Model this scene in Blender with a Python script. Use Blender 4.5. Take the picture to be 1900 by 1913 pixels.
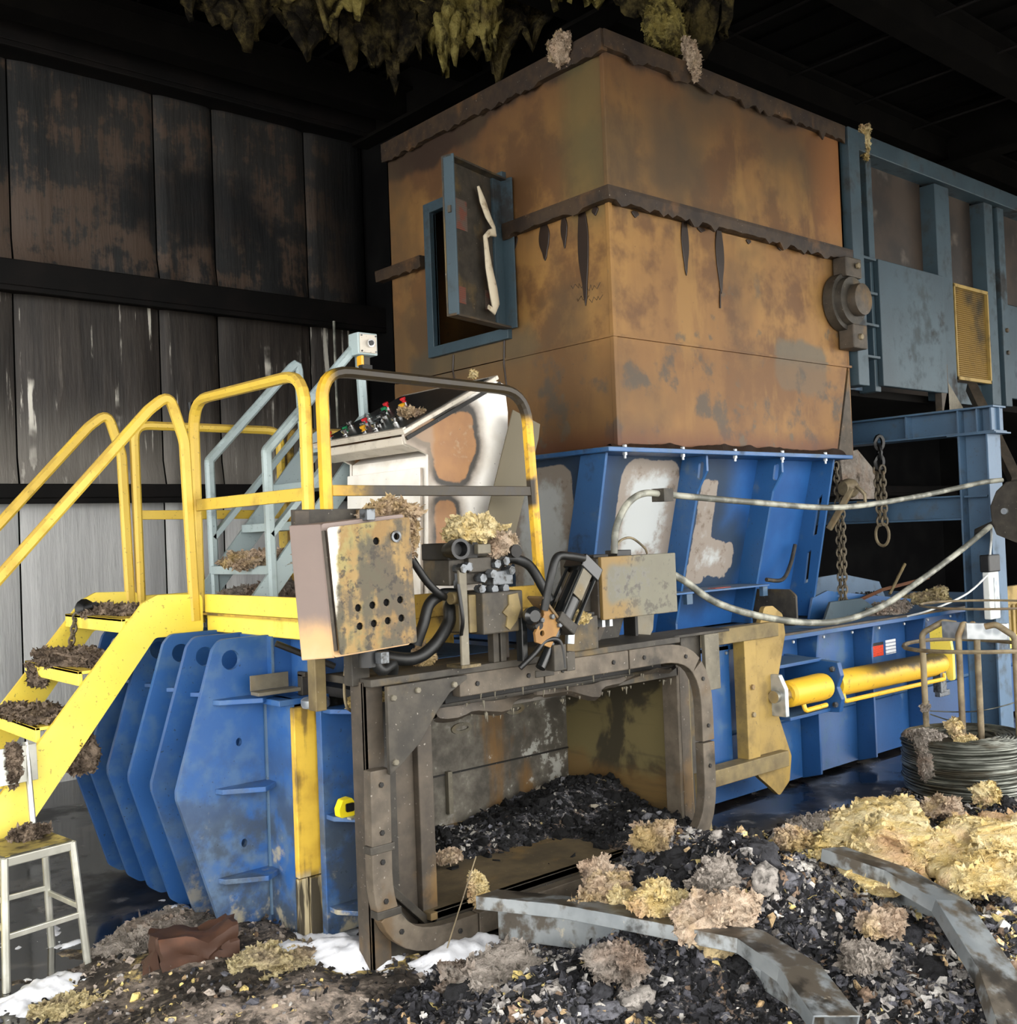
import bpy, bmesh, math, random
import numpy as np
from mathutils import Vector, Matrix
from mathutils.geometry import tessellate_polygon
for o in list(bpy.data.objects): bpy.data.objects.remove(o)
S = bpy.context.scene
COL = S.collection
# ------------------------------------------------------------------ camera
cam_d = bpy.data.cameras.new('camera'); cam = bpy.data.objects.new('camera', cam_d); COL.objects.link(cam)
cam_d.sensor_fit = 'HORIZONTAL'; cam_d.sensor_width = 36.0; cam_d.lens = 36.0*1991.6/1900.0
cam_d.clip_start = 0.05; cam_d.clip_end = 200
_r = Vector((0.75446569, -0.6552227, -0.03827179)); _u = Vector((0.01499048, -0.04109345, 0.99904285)); _f = Vector((0.65616828, 0.75431727, 0.0211815))
cam.matrix_world = Matrix(((_r.x, _u.x, -_f.x, 0), (_r.y, _u.y, -_f.y, 0), (_r.z, _u.z, -_f.z, 1.65), (0, 0, 0, 1)))
S.camera = cam
# ------------------------------------------------------------------ sky, exposure
W = bpy.data.worlds.new('overcast_sky'); S.world = W; W.use_nodes = True
bg = W.node_tree.nodes['Background']; bg.inputs[0].default_value = (1.0, 0.985, 0.95, 1); bg.inputs[1].default_value = 3.0
S.view_settings.view_transform = 'Standard'; S.view_settings.look = 'None'; S.view_settings.gamma = 1.0
S.view_settings.use_curve_mapping = False; S.view_settings.exposure = 1.18
# ------------------------------------------------------------------ helpers
WL = {}
def tag(o, label=None, cat=None, group=None, kind=None):
    if label: o['label'] = label
    if cat: o['category'] = cat
    if group: o['group'] = group
    if kind: o['kind'] = kind
    return o
def thing(name, label, cat, loc=(0, 0, 0), group=None):
    o = bpy.data.objects.new(name, None); COL.objects.link(o); o.location = loc; o.empty_display_size = 0.1
    WL[o.name] = Vector(loc)
    return tag(o, label, cat, group)
def fillet(pts, r, n=5, closed=False):
    P = [Vector(p) for p in pts]; out = []; N = len(P)
    for i, p in enumerate(P):
        if not closed and i in (0, N-1): out.append(p); continue
        a = P[i-1]-p; b = P[(i+1) % N]-p
        la, lb = a.length, b.length; a = a/la; b = b/lb
        ang = a.angle(b, math.pi)
        if ang > 3.1: out.append(p); continue
        rr = r[i] if isinstance(r, (list, tuple)) else r
        d = min(rr/math.tan(ang/2), la*.49, lb*.49)
        s, e = p+a*d, p+b*d
        for k in range(n+1):
            t = k/n; out.append(s*(1-t)**2+p*2*t*(1-t)+e*t*t)
    return out
def circ(cx, cy, r, n=14, ry=None, rot=0):
    ry = ry or r
    return [(cx+r*math.cos(2*math.pi*k/n+rot), cy+ry*math.sin(2*math.pi*k/n+rot)) for k in range(n)]
def fil2(pts, r, n=4):
    return [(p.x, p.y) for p in fillet([(x, y, 0) for x, y in pts], r, n, True)]
class Mb:
    def __init__(s): s.v = []; s.f = []
    def add(s, v, f):
        b = len(s.v); s.v += [tuple(p) for p in v]; s.f += [tuple(i+b for i in q) for q in f]; return s
    def box(s, x0, x1, y0, y1, z0, z1):
        v = [(x, y, z) for x in (x0, x1) for y in (y0, y1) for z in (z0, z1)]
        return s.add(v, [(0, 1, 3, 2), (4, 6, 7, 5), (0, 4, 5, 1), (2, 3, 7, 6), (0, 2, 6, 4), (1, 5, 7, 3)])
    def obox(s, c, sx, sy, sz, rot=None):
        R = rot or Matrix.Identity(3); c = Vector(c)
        v = [c+R@Vector((x*sx/2, y*sy/2, z*sz/2)) for x in (-1, 1) for y in (-1, 1) for z in (-1, 1)]
        return s.add(v, [(0, 1, 3, 2), (4, 6, 7, 5), (0, 4, 5, 1), (2, 3, 7, 6), (0, 2, 6, 4), (1, 5, 7, 3)])
    def prism(s, axis, pts, a, b, holes=()):
        loops = [list(pts)]+[list(h) for h in holes]
        def mk(p, t): return {'y': (p[0], t, p[1]), 'x': (t, p[0], p[1]), 'z': (p[0], p[1], t)}[axis]
        flat = [p for l in loops for p in l]; n = len(flat)
        tris = tessellate_polygon([[Vector((p[0], p[1], 0)) for p in l] for l in loops])
        v = [mk(p, a) for p in flat]+[mk(p, b) for p in flat]
        if len(loops) == 1: f = [tuple(range(n)), tuple(range(2*n-1, n-1, -1))] if n <= 4 else [tuple(t) for t in tris]+[tuple(i+n for i in reversed(t)) for t in tris]
        else: f = [tuple(t) for t in tris]+[tuple(i+n for i in reversed(t)) for t in tris]
        k = 0
        for l in loops:
            m = len(l)
            for i in range(m): f.append((k+i, k+(i+1) % m, k+(i+1) % m+n, k+i+n))
            k += m
        return s.add(v, f)
    def sweep(s, path, sec, up=(0, 0, 1), closed=False):
        P = [Vector(p) for p in path]; N = len(P); up = Vector(up); v = []; m = len(sec); pn = None
        for i in range(N):
            a = P[i-1] if (i > 0 or closed) else P[i]; b = P[(i+1) % N] if (i < N-1 or closed) else P[i]
            t = (b-a).normalized()
            if pn is None:
                n = up-t*up.dot(t)
                if n.length < 1e-3: n = Vector((1, 0, 0))-t*t.x
            else: n = pn-t*pn.dot(t)
            n.normalize(); pn = n; c = t.cross(n)
            k = 1.0
            if 0 < i < N-1 or closed:
                ca = max(.35, math.cos(min(1.2, (P[i]-a).angle(b-P[i], 0)/2))); k = 1/ca
            for q in sec: v.append(P[i]+c*q[0]+n*q[1])
        f = []
        for i in range(N if closed else N-1):
            for j in range(m):
                i2 = (i+1) % N; f.append((i*m+j, i*m+(j+1) % m, i2*m+(j+1) % m, i2*m+j))
        if not closed: f += [tuple(range(m)), tuple(range(N*m-1, (N-1)*m-1, -1))]
        return s.add(v, f)
    def tube(s, path, r, n=8, closed=False): return s.sweep(path, circ(0, 0, r, n), (0.13, 0.21, 0.97), closed)
    def bar(s, p, q, w, h, up=(0, 0, 1)): return s.sweep([p, q], [(-w/2, -h/2), (w/2, -h/2), (w/2, h/2), (-w/2, h/2)], up)
    def rail(s, path, w, h, up=(0, 0, 1)): 
        b = min(w, h)*.28
        return s.sweep(path, [(-w/2+b, -h/2), (w/2-b, -h/2), (w/2, -h/2+b), (w/2, h/2-b), (w/2-b, h/2), (-w/2+b, h/2), (-w/2, h/2-b), (-w/2, -h/2+b)], up)
    def lathe(s, p, q, prof, n=18):
        p = Vector(p); q = Vector(q); t = (q-p); L = t.length; t /= L
        a = t.orthogonal().normalized(); b = t.cross(a); v = []; m = len(prof)
        for d, r in prof:
            for k in range(n):
                an = 2*math.pi*k/n; v.append(p+t*(d*L)+(a*math.cos(an)+b*math.sin(an))*r)
        f = [(i*n+k, i*n+(k+1) % n, (i+1)*n+(k+1) % n, (i+1)*n+k) for i in range(m-1) for k in range(n)]
        f += [tuple(range(n)), tuple(range(m*n-1, (m-1)*n-1, -1))]
        return s.add(v, f)
    def cyl(s, p, q, r, n=16, r2=None): return s.lathe(p, q, [(0, r), (1, r if r2 is None else r2)], n)
    def hexbolt(s, c, d, r, h): 
        c = Vector(c); return s.lathe(c, c+Vector(d)*h, [(0, r), (.8, r), (1, r*.8)], 6)
    def o(s, name, mat, parent=None, bev=0.0, smooth=False, ang=40, **kw):
        me = bpy.data.meshes.new(name); off = WL[parent.name] if parent else Vector((0, 0, 0))
        V = [(p[0]-off.x, p[1]-off.y, p[2]-off.z) for p in s.v]
        me.from_pydata(V, [], s.f)
        bm = bmesh.new(); bm.from_mesh(me); bmesh.ops.recalc_face_normals(bm, faces=bm.faces); bm.to_mesh(me); bm.free()
        me.materials.append(MT[mat] if isinstance(mat, str) else mat)
        o = bpy.data.objects.new(name, me); COL.objects.link(o)
        if parent: o.parent = parent
        WL[o.name] = Vector(off)
        if smooth:
            for p in me.polygons: p.use_smooth = True
            me.set_sharp_from_angle(angle=math.radians(ang))
        if bev:
            m = o.modifiers.new('bevel', 'BEVEL'); m.width = bev; m.segments = 2; m.limit_method = 'ANGLE'; m.angle_limit = .6
        return tag(o, **kw)
def rep(src, dx, dy, dz, parent=None):
    "copy of a part sharing its mesh, moved by a vector"
    c = src.copy(); COL.objects.link(c); c.parent = parent or src.parent; c.location = src.location+Vector((dx, dy, dz)); WL[c.name] = WL[src.name]; return c
# numpy value noise
_rs = np.random.RandomState(7); _tab = _rs.rand(64, 64, 64)
def vn(x, y, z=0.0):
    x = np.asarray(x, float); y = np.asarray(y, float); z = np.asarray(z, float)+np.zeros_like(x)
    xi = np.floor(x).astype(int); yi = np.floor(y).astype(int); zi = np.floor(z).astype(int)
    fx = x-xi; fy = y-yi; fz = z-zi; fx = fx*fx*(3-2*fx); fy = fy*fy*(3-2*fy); fz = fz*fz*(3-2*fz)
    def g(a, b, c): return _tab[(xi+a) & 63, (yi+b) & 63, (zi+c) & 63]
    r = 0
    for a in (0, 1):
        for b in (0, 1):
            for c in (0, 1):
                r = r+g(a, b, c)*(fx if a else 1-fx)*(fy if b else 1-fy)*(fz if c else 1-fz)
    return r
def fbm(x, y, z=0.0, o=4, g=.5):
    r = 0; a = 1; t = 0
    for i in range(o):
        r = r+a*vn(x*2**i+17.3*i, y*2**i+5.1*i, z*2**i+9.7*i); t += a; a *= g
    return r/t
# ------------------------------------------------------------------ materials
def lin(c):
    if isinstance(c, str): c = [int(c[i:i+2], 16)/255 for i in (0, 2, 4)]
    return tuple((x/12.92 if x <= .04045 else ((x+.055)/1.055)**2.4) for x in c)+(1,)
class Ex:
    def __init__(s, g, k): s.g = g; s.k = k
    def _m(s, op, *a, clamp=False):
        n = s.g.nt.nodes.new('ShaderNodeMath'); n.operation = op; n.use_clamp = clamp
        for i, x in enumerate((s,)+a):
            if isinstance(x, Ex): s.g.nt.links.new(x.k, n.inputs[i])
            else: n.inputs[i].default_value = x
        return Ex(s.g, n.outputs[0])
    def __add__(s, o): return s._m('ADD', o)
    __radd__ = __add__
    def __sub__(s, o): return s._m('SUBTRACT', o)
    def __rsub__(s, o): return (s*-1)+o
    def __mul__(s, o): return s._m('MULTIPLY', o)
    __rmul__ = __mul__
    def __truediv__(s, o): return s._m('DIVIDE', o)
    def __neg__(s): return s*-1
    def abs(s): return s._m('ABSOLUTE')
    def mx(s, o): return s._m('MAXIMUM', o)
    def mn(s, o): return s._m('MINIMUM', o)
    def pw(s, o): return s._m('POWER', o)
    def sq(s): return s._m('SQRT')
    def cl(s): return s._m('ADD', 0.0, clamp=True)
    def sin(s): return s._m('SINE')
    def frac(s): return s._m('FRACT')
class G:
    def __init__(s, nt):
        s.nt = nt; geo = nt.nodes.new('ShaderNodeNewGeometry'); s.geo = geo
        sp = nt.nodes.new('ShaderNodeSeparateXYZ'); nt.links.new(geo.outputs['Position'], sp.inputs[0])
        s.x, s.y, s.z = [Ex(s, sp.outputs[i]) for i in range(3)]
        sn = nt.nodes.new('ShaderNodeSeparateXYZ'); nt.links.new(geo.outputs['Normal'], sn.inputs[0])
        s.nx, s.ny, s.nz = [Ex(s, sn.outputs[i]) for i in range(3)]
    def vec(s, sx, sy, sz, off):
        c = s.nt.nodes.new('ShaderNodeMapping'); c.inputs['Scale'].default_value = (sx, sy, sz); c.inputs['Location'].default_value = (off, off*1.7, off*.6)
        s.nt.links.new(s.geo.outputs['Position'], c.inputs[0]); return c.outputs[0]
    def n(s, sc=1, d=4, sx=1, sy=1, sz=1, off=0, rough=.55, dist=0):
        t = s.nt.nodes.new('ShaderNodeTexNoise'); t.inputs['Scale'].default_value = sc; t.inputs['Detail'].default_value = d
        t.inputs['Roughness'].default_value = rough; t.inputs['Distortion'].default_value = dist
        s.nt.links.new(s.vec(sx, sy, sz, off), t.inputs['Vector']); return Ex(s, t.outputs[0])
    def vor(s, sc=1, off=0, feat='F1', sx=1, sy=1, sz=1):
        t = s.nt.nodes.new('ShaderNodeTexVoronoi'); t.inputs['Scale'].default_value = sc; t.feature = feat
        s.nt.links.new(s.vec(sx, sy, sz, off), t.inputs['Vector']); return Ex(s, t.outputs['Distance'])
    def ss(s, x, a, b):
        m = s.nt.nodes.new('ShaderNodeMapRange'); m.interpolation_type = 'SMOOTHSTEP'
        s.nt.links.new(x.k, m.inputs[0]); m.inputs[1].default_value = a; m.inputs[2].default_value = b; return Ex(s, m.outputs[0])
    def c(s, c):
        n = s.nt.nodes.new('ShaderNodeRGB'); n.outputs[0].default_value = lin(c); return Ex(s, n.outputs[0])
    def mix(s, a, b, f):
        n = s.nt.nodes.new('ShaderNodeMix'); n.data_type = 'RGBA'
        if isinstance(f, Ex): s.nt.links.new(f.k, n.inputs[0])
        else: n.inputs[0].default_value = f
        for i, x in ((6, a), (7, b)):
            if not isinstance(x, Ex): x = s.c(x)
            s.nt.links.new(x.k, n.inputs[i])
        return Ex(s, n.outputs[2])
    def attr(s, nm):
        n = s.nt.nodes.new('ShaderNodeAttribute'); n.attribute_name = nm; return Ex(s, n.outputs['Color'])
    def rbox(s, u, v, cu, cv, hu, hv, r):
        "signed distance to a rounded box in two coordinates"
        qx = (u-cu).abs()-(hu-r); qy = (v-cv).abs()-(hv-r)
        a = qx.mx(0.0); b = qy.mx(0.0)
        return (a*a+b*b).sq()+qx.mx(qy).mn(0.0)-r
    def ell(s, u, v, cu, cv, ru, rv):
        a = (u-cu)/ru; b = (v-cv)/rv; return ((a*a+b*b).sq()-1.0)*min(ru, rv)
MT = {}
def mat(name, fn):
    m = bpy.data.materials.new(name); m.use_nodes = True; nt = m.node_tree; b = nt.nodes['Principled BSDF']; g = G(nt)
    r = fn(g)
    def put(k, inp):
        x = r.get(k)
        if x is None: return
        if isinstance(x, Ex): nt.links.new(x.k, b.inputs[inp])
        elif isinstance(x, (str, tuple)): b.inputs[inp].default_value = lin(x)
        else: b.inputs[inp].default_value = x
    put('c', 'Base Color'); put('r', 'Roughness'); put('m', 'Metallic'); put('sp', 'Specular IOR Level'); put('al', 'Alpha')
    if r.get('b') is not None:
        bp = nt.nodes.new('ShaderNodeBump'); bp.inputs['Strength'].default_value = r.get('bs', .5); bp.inputs['Distance'].default_value = r.get('bd', .01)
        nt.links.new(r['b'].k, bp.inputs['Height']); nt.links.new(bp.outputs[0], b.inputs['Normal'])
    MT[name] = m
def paint(base, lite, dirt, soot, amt=.5, samt=.35, rough=.45, off=0, up=.6):
    def f(g):
        a = g.n(1.7, 5, off=off); b = g.n(9, 6, off=off+3); st = g.n(5, 4, 1, 1, .12, off+5)
        c = g.mix(base, lite, g.ss(a, .3, .7))
        d = g.ss(b*.5+a*.25+st*.35+g.nz.mx(0.0)*up*.4, .61-amt*.09, .74-amt*.06)
        c = g.mix(c, dirt, d*.8)
        s = g.ss(g.n(2.3, 6, off=off+11, rough=.62), .66-samt*.22, .76-samt*.2)
        c = g.mix(c, soot, s*.85)
        sp = g.ss(g.n(60, 2, off=off), .66, .72); c = g.mix(c, soot, sp*.5)
        return dict(c=c, r=(d*.3+s*.25+rough).cl(), b=g.n(40, 4, off=off), bs=.12, bd=.004)
    return f
mat('blue', paint('224f80','2a5a8e', '5c6c7a', '26303c', .5, .2, .42, 1))
def f_bluerib(g):
    a = g.n(1.6, 5, off=2); b = g.n(11, 6, off=4)
    c = g.mix('224e86','2b5994', g.ss(a, .3, .7)); c = g.mix(c, '54708c', g.ss(b*.6+g.n(3, 5, 1, 1, .2, off=19)*.4, .48, .62)*.45)
    low = g.ss(g.z+a*.5+b*.45, 1.45, .85)*g.ss(g.y, 4.66, 4.3)
    c = g.mix(c, '5f6b70', g.ss(b*.6+a*.4, .42, .62)*.55*low)
    c = g.mix(c, '3a4450', g.ss(g.n(5, 7, off=8, rough=.65), .42, .58)*low*.9)
    c = g.mix(c, '9a937f', g.ss(g.n(7, 6, off=15, rough=.65)-g.z*.35, .47, .60)*low)
    c = g.mix(c, '202830', g.ss(g.n(70, 2, off=2), .68, .74)*.7)
    return dict(c=c, r=.45, b=b, bs=.1, bd=.005)
mat('blue_rib', f_bluerib)
mat('blue_body', paint('1a4273','214d80', '46617a', '1b2838', .4, .2, .4, 21))
mat('yellow', paint('f2d84e', 'f6e066', 'd8b744', '6b5a34', .2, -.25, .45, 5))
mat('yellow_rail', paint('d2b040', 'dcbc48', 'a98a3c', '5c4c2c', .5, .05, .45, 6))
mat('yellow_soot', paint('cfa93c', 'bd9838', '7d673a', '2a2520', .8, .7, .55, 9))
mat('yellow_gate', paint('9a8040', '8c743c', '6d5b36', '3a301c', .8, .45, .5, 31))
def f_wear(g):
    s = g.n(22, 5, 1, 1, .08, 3); n = g.n(6, 5, off=4)
    c = g.mix('dcb640', 'c09a34', g.ss(n, .35, .65)); c = g.mix(c, '5a4a2a', g.ss(s*.6+n*.4, .48, .60)*.8)
    c = g.mix(c, '3d3628', g.ss(g.z+n*.12, .36, .30)); c = g.mix(c, 'b4a684', g.ss(g.n(9, 4, 3, 3, .3, off=2), .5, .6)*g.ss(g.z, .30, .25))
    return dict(c=c, r=.6, b=s, bs=.15, bd=.004)
mat('yellow_wear', f_wear)
mat('grey_paint', paint('9aabaf', 'a8b7b8', '7e8a88', '5a6468', .4, .1, .45, 13))
mat('conv_blue', paint('2d3d46', '384b55', '363c3e', '26221f', .6, .4, .5, 17))
mat('frame_blue', paint('3b546c', '48637d', '454b4e', '37322c', .5, .28, .45, 19))
def f_char(base, lite, ochre, amt, off):
    def f(g):
        a = g.n(2.2, 6, off=off); b = g.n(14, 6, off=off+2); st = g.n(9, 4, 1, 1, .15, off+4)
        c = g.mix(base, lite, g.ss(a*.5+b*.5, .36, .66))
        c = g.mix(c, ochre, g.ss(g.n(3.1, 6, off=off+7)*.75+st*.25, .62-amt*.2, .70-amt*.1)*.8)
        c = g.mix(c, '15130f', g.ss(g.n(4, 6, off=off+13), .60, .72)*.8)
        c = g.mix(c, 'a8a298', g.ss(g.n(75, 2, off=off), .70, .77)*.6)
        return dict(c=c, r=.62, m=.15, b=b, bs=.3, bd=.006)
    return f
mat('char', f_char('2a2722', '454038', '6a5834', .4, 1))
mat('char_black', f_char('0f0e0d', '211f1d', '4e3f28', .0, 7))
mat('char_brown', f_char('38322b', '52493e', '6f5632', .5, 3))
mat('bare_steel', f_char('5d584c', '777162', '75633f', .3, 5))
mat('burnt_ring', f_char('463f36', '675d50', '5a472e', .25, 11))
mat('tan_soot', f_char('665a40', '82724c', '4c3f2a', .5, 14))
mat('rust_plate', f_char('7d5a30', '94703c', '6a4424', .4, 37))
def f_hop(front):
    def f(g):
        u = g.x if front else g.y
        a = g.n(1.1, 5, off=2); b = g.n(6, 6, off=6); st = g.n(4, 4, 1, 1, .08, 9)
        c = g.mix('7a5730', '946e3a', g.ss(a*.55+st*.45, .36, .64))
        c = g.mix(c, '553820', g.ss(g.n(2.1, 6, off=12, rough=.6), .46, .60)*.75); c = g.mix(c, '94703c', g.ss(g.n(3.1, 6, 1, 1, .3, off=17, rough=.62), .54, .64)*.6)
        # scorched brown band below the rim, with a ragged edge
        hz = g.z+g.n(2.6, 5, 1, 1, .5, off=4)*.34-.17
        c = g.mix(c, '3d2815', g.ss(g.z+(b-.5)*.5, 3.45, 4.35)*.55)
        if not front: hz = hz+g.ss(g.y, 4.5, 6.0)*.16
        c = g.mix(c, '5a3a22', g.ss(hz, 4.05, 4.42)*.55); c = g.mix(c, '2a1c12', g.ss(hz, 4.30, 4.37)*.92)
        # grey soot clouds
        s = g.ss(g.n(.9, 4, off=21)+g.n(5, 4, off=5)*.12, .53, .70)*.65
        c = g.mix(c, '463a28', s)
        if front:
            e = g.ell(g.x, g.z, 5.0, 3.88, .33, .40)+(b-.5)*.28
            c = g.mix(c, '463827', g.ss(e, .10, -.22)*.85)
            e2 = g.rbox(g.x, g.z, 6.24, 2.70, .30, .17, .12)+(b-.5)*.12; c = g.mix(c, '5b5548', g.ss(e2, .03, -.02)*.85)
            c = g.mix(c, '8d5a2c', g.ss(g.x, 6.35, 6.75)*g.ss(g.z, 3.4, 3.9)*.7)
        else:
            e = g.rbox(g.y, g.z, 4.26, 4.0, .16, .6, .1)+(b-.5)*.15; c = g.mix(c, '57502f', g.ss(e, .1, -.1)*.6)
            e = g.rbox(g.y, g.z, 5.36, 2.72, .62, .22, .1)+(b-.5)*.3; c = g.mix(c, '544a35', g.ss(e, .08, -.08)*.7)
            e = g.rbox(g.y, g.z, 5.9, 2.8, .14, .12, .05)+(b-.5)*.1; c = g.mix(c, '453d30', g.ss(e, .05, -.06)*.7)
        lowm = g.ss(g.z, 2.80, 2.66)
        c = g.mix(c, '6e4c26', lowm*.45); c = g.mix(c, '4a4136', lowm*g.ss(g.n(3.4, 6, off=33, rough=.6), .53, .64)*.9)
        c = g.mix(c, '5a331f', g.ss(g.z+b*.1, 2.34, 2.17)*.8)
        c = g.mix(c, '554c3e', g.ss(g.n(7, 5, off=40)*.6+g.n(2, 3, off=41)*.4, .60, .66)*g.ss(g.z, 3.45, 3.0)*.8)
        c = g.mix(c, '2b2018', g.ss(g.n(45, 2, off=1), .74, .79)*.8)
        return dict(c=c, r=.62, m=.1, b=b*.5+g.n(50, 3)*.2, bs=.18, bd=.006)
    return f
mat('hopper_front', f_hop(True)); mat('hopper_left', f_hop(False))
mat('hopper_band', f_char('241a13', '40301f', '6a4a28', .35, 23))
mat('tar', lambda g: dict(c=g.mix('1c120b', '2a1b10', g.n(12)), r=.45))
def f_chute(g):
    n = g.n(4.5, 6, off=3)-.5; n2 = g.n(16, 5, off=6, rough=.65)-.5; w = n*.12+n2*.035
    d2 = g.rbox(g.x, g.z, 4.90, 1.73, .27, .34, .12)+w*.6
    d3 = (g.rbox(g.x, g.z, 5.47, 1.62, .09, .34, .03)+w*.7).mn(g.rbox(g.x, g.z, 5.60, 1.44, .22, .12, .08)+w*1.3)
    d1 = g.rbox(g.y, g.z, 4.66, 1.60, .27, .44, .10)+w*.5
    isx = g.ss(g.nx.abs(), .6, .8)
    d = d2.mn(d3)*(1-isx)+d1*isx
    c = g.mix('154a86', '1c5796', g.ss(n, -.2, .2))
    c = g.mix(c, '17262f', g.ss(d, .30, .03)*.85)
    inn = g.ss(d, .004, -.006)
    pale = g.mix('8d8379', 'b4b8b8', g.ss(d+n2*.16+n*.16, -.06, -.16))
    pale = g.mix(pale, '6d5f52', g.ss(n2+n*.7, .06, .22)*g.ss(d, -.22, -.03)*.9)
    c = g.mix(c, pale, inn)
    return dict(c=c, r=.6, b=n2, bs=.15, bd=.005)
mat('chute_wall', f_chute)
def f_console(g):
    n = g.n(7, 5, off=2)-.5; n2 = g.n(30, 4, off=5, rough=.7)-.5; w = n*.05+n2*.018
    isy = g.ss(g.ny, -.6, -.8)
    d = g.ell(g.x, g.z, 3.19, 2.10, .14, .15).mn(g.rbox(g.x, g.z, 3.175, 2.03, .105, .12, .09)).mn(g.rbox(g.x, g.z, 3.26, 2.19, .065, .07, .05)).mn(g.ell(g.x, g.z, 3.05, 2.16, .11, .06)).mn(g.rbox(g.x, g.z, 3.125, 1.66, .065, .17, .055))+w
    c = g.mix('efece6', 'dfd9ce', g.ss(n, -.1, .3))
    c = g.mix(c, '7d6f60', g.ss(d, .10, .03)*isy*.8); c = g.mix(c, '2a251f', g.ss(d, .045, .015)*isy)
    bz = g.mix('94683a', '835a32', g.ss(n, -.2, .2)); bz = g.mix(bz, '9a8468', g.ss(n2+n, .12, .3)*.5)
    c = g.mix(c, bz, g.ss(d, .004, -.008)*isy)
    c = g.mix(c, '8b7c6c', g.ss(g.x+n*.1, 3.08, 3.035)*isy*.6)
    c = g.mix(c, '3a3430', g.ss(g.n(60, 2, off=9), .71, .77)*.6)
    edge = g.ss(g.z+n*.06, 2.005, 2.05)*(1-isy); c = g.mix(c, 'a2988a', edge*.45)
    return dict(c=c, r=.5)
mat('console', f_console)
mat('console_trim', paint('cfc8bc', 'c4bcae', '8d8478', '3a342d', .6, .3, .5, 41))
mat('panel_black', lambda g: dict(c=g.mix('17191b', '33322f', g.ss(g.n(9, 5), .45, .7)), r=.35))
mat('plate_olive', lambda g: dict(c=g.mix('59523f', '665e4c', g.n(4, 5)), r=.6, m=.2))
def f_enc(g):
    a = g.n(5, 6, off=2, rough=.62); b = g.n(13, 6, off=5, rough=.62); st = g.n(9, 5, 1, 1, .12, 4)
    c = g.mix('7f6338', '8d7446', g.ss(a, .4, .6))
    c = g.mix(c, '8c8250', g.ss(b*.5+st*.5, .48, .57)*.8)
    c = g.mix(c, '3b3833', g.ss(a*.35+b*.2+st*.45+g.ss(g.x, 2.10, 2.40)*.09, .51, .58)*.85)
    c = g.mix(c, '2f2a25', g.ss(g.n(24, 5, off=8, rough=.65), .55, .64)*.8)
    pale = g.ss(g.x+b*.06-g.z*.07, 2.006, 1.982); c = g.mix(c, 'e6ded0', pale*.95)
    return dict(c=c, r=.62, m=.1, b=b, bs=.2, bd=.004)
mat('enc_face', f_enc)
def f_encside(g):
    a = g.n(4, 5, off=3); d = (g.z-1.18)*.5+a*.10
    c = g.mix('7a6c66', '8b7a72', a); rim = g.ss(d, .17, .13); c = g.mix(c, 'd0a878', g.ss(d, .15, .10)); c = g.mix(c, 'ecd8b8', g.ss(d, .10, .03)*.6)
    return dict(c=c, r=.6)
mat('enc_side', f_encside)
def f_box2(g):
    a = g.n(6, 6, off=3); b = g.n(22, 6, off=6, rough=.65); d = g.rbox(g.x, g.z, 3.72, 1.40, .14, .075, .03)+(a-.5)*.06
    c = g.mix('5e5a4e', '6e6c5c', a); c = g.mix(c, '7c6438', g.ss(d, -.01, .03)*g.ss(g.x+a*.2, 3.95, 3.75)); c = g.mix(c, '67655e', g.ss(b, .45, .55)*g.ss(d, .01, -.01)*.9)
    c = g.mix(c, '3f3b34', g.ss(b*.6+a*.4, .52, .60)*.7)
    return dict(c=c, r=.6, b=b, bs=.12, bd=.004)
mat('box2', f_box2)
def f_cham(g):
    a = g.n(3, 6, off=4); b = g.n(12, 6, off=7, rough=.65); st = g.n(6, 4, 1, 1, .1, 5)
    c = g.mix('46423b', '6c675d', g.ss(a*.5+b*.5, .4, .62)); c = g.mix(c, '8f8c84', g.ss(b*.6+a*.4, .55, .66)*.8)
    c = g.mix(c, '7b5a2c', g.ss(st*.6+g.n(2, 4, off=9)*.4-(g.z-.2)*.14, .46, .56)*.75); c = g.mix(c, 'b5b5ae', g.ss(b+g.ss(g.x, 3.7, 4.3)*.12-g.z*.10, .60, .68)*.7)
    return dict(c=c, r=.6, m=.2, b=b, bs=.25, bd=.006)
mat('chamber', f_cham)
def f_chbrown(g):
    a = g.n(2.2, 5, off=6, dist=1.2); b = g.n(11, 5, off=3); s = g.n(10, 4, .2, .2, 3, 2)
    c = g.mix('83774f', '72684a', a); c = g.mix(c, '3c382e', g.ss(a*.8+b*.2, .47, .56)*.9); c = g.mix(c, '80623a', g.ss(g.z+a*.3-b*.1, .50, .40)*.7); c = g.mix(c, '4a4438', g.ss(s, .55, .7)*.3)
    return dict(c=c, r=.5, m=.3, b=s, bs=.1, bd=.003)
mat('chamber_side', f_chbrown)
mat('floor_plate', f_char('4e4434', '6a5c44', '7d653e', .5, 17))
mat('rubber', lambda g: dict(c=g.mix('0a0a0b', '1a1b1d', g.ss(g.n(25, 4), .5, .7)), r=.45))
mat('hose_sheen', lambda g: dict(c=g.mix('0a0b0b', '1c1d1e', g.ss(g.n(18, 4), .45, .7)), r=.5))
mat('cable_pale', lambda g: dict(c=g.mix('55564f', '9a9a8e', g.ss(g.n(9, 4), .4, .65)), r=.5))
mat('black_gloss', lambda g: dict(c=g.mix('0a0b0c', '1d1f20', g.n(14, 4)), r=.22))
mat('fitting', lambda g: dict(c=g.mix('6c7074', '3b3a38', g.ss(g.n(30, 4), .45, .65)), r=.4, m=.6))
mat('chrome', lambda g: dict(c='d8d8d8', r=.12, m=1.0))
mat('rod', lambda g: dict(c='b8b4a8', r=.25, m=.9))
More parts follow.
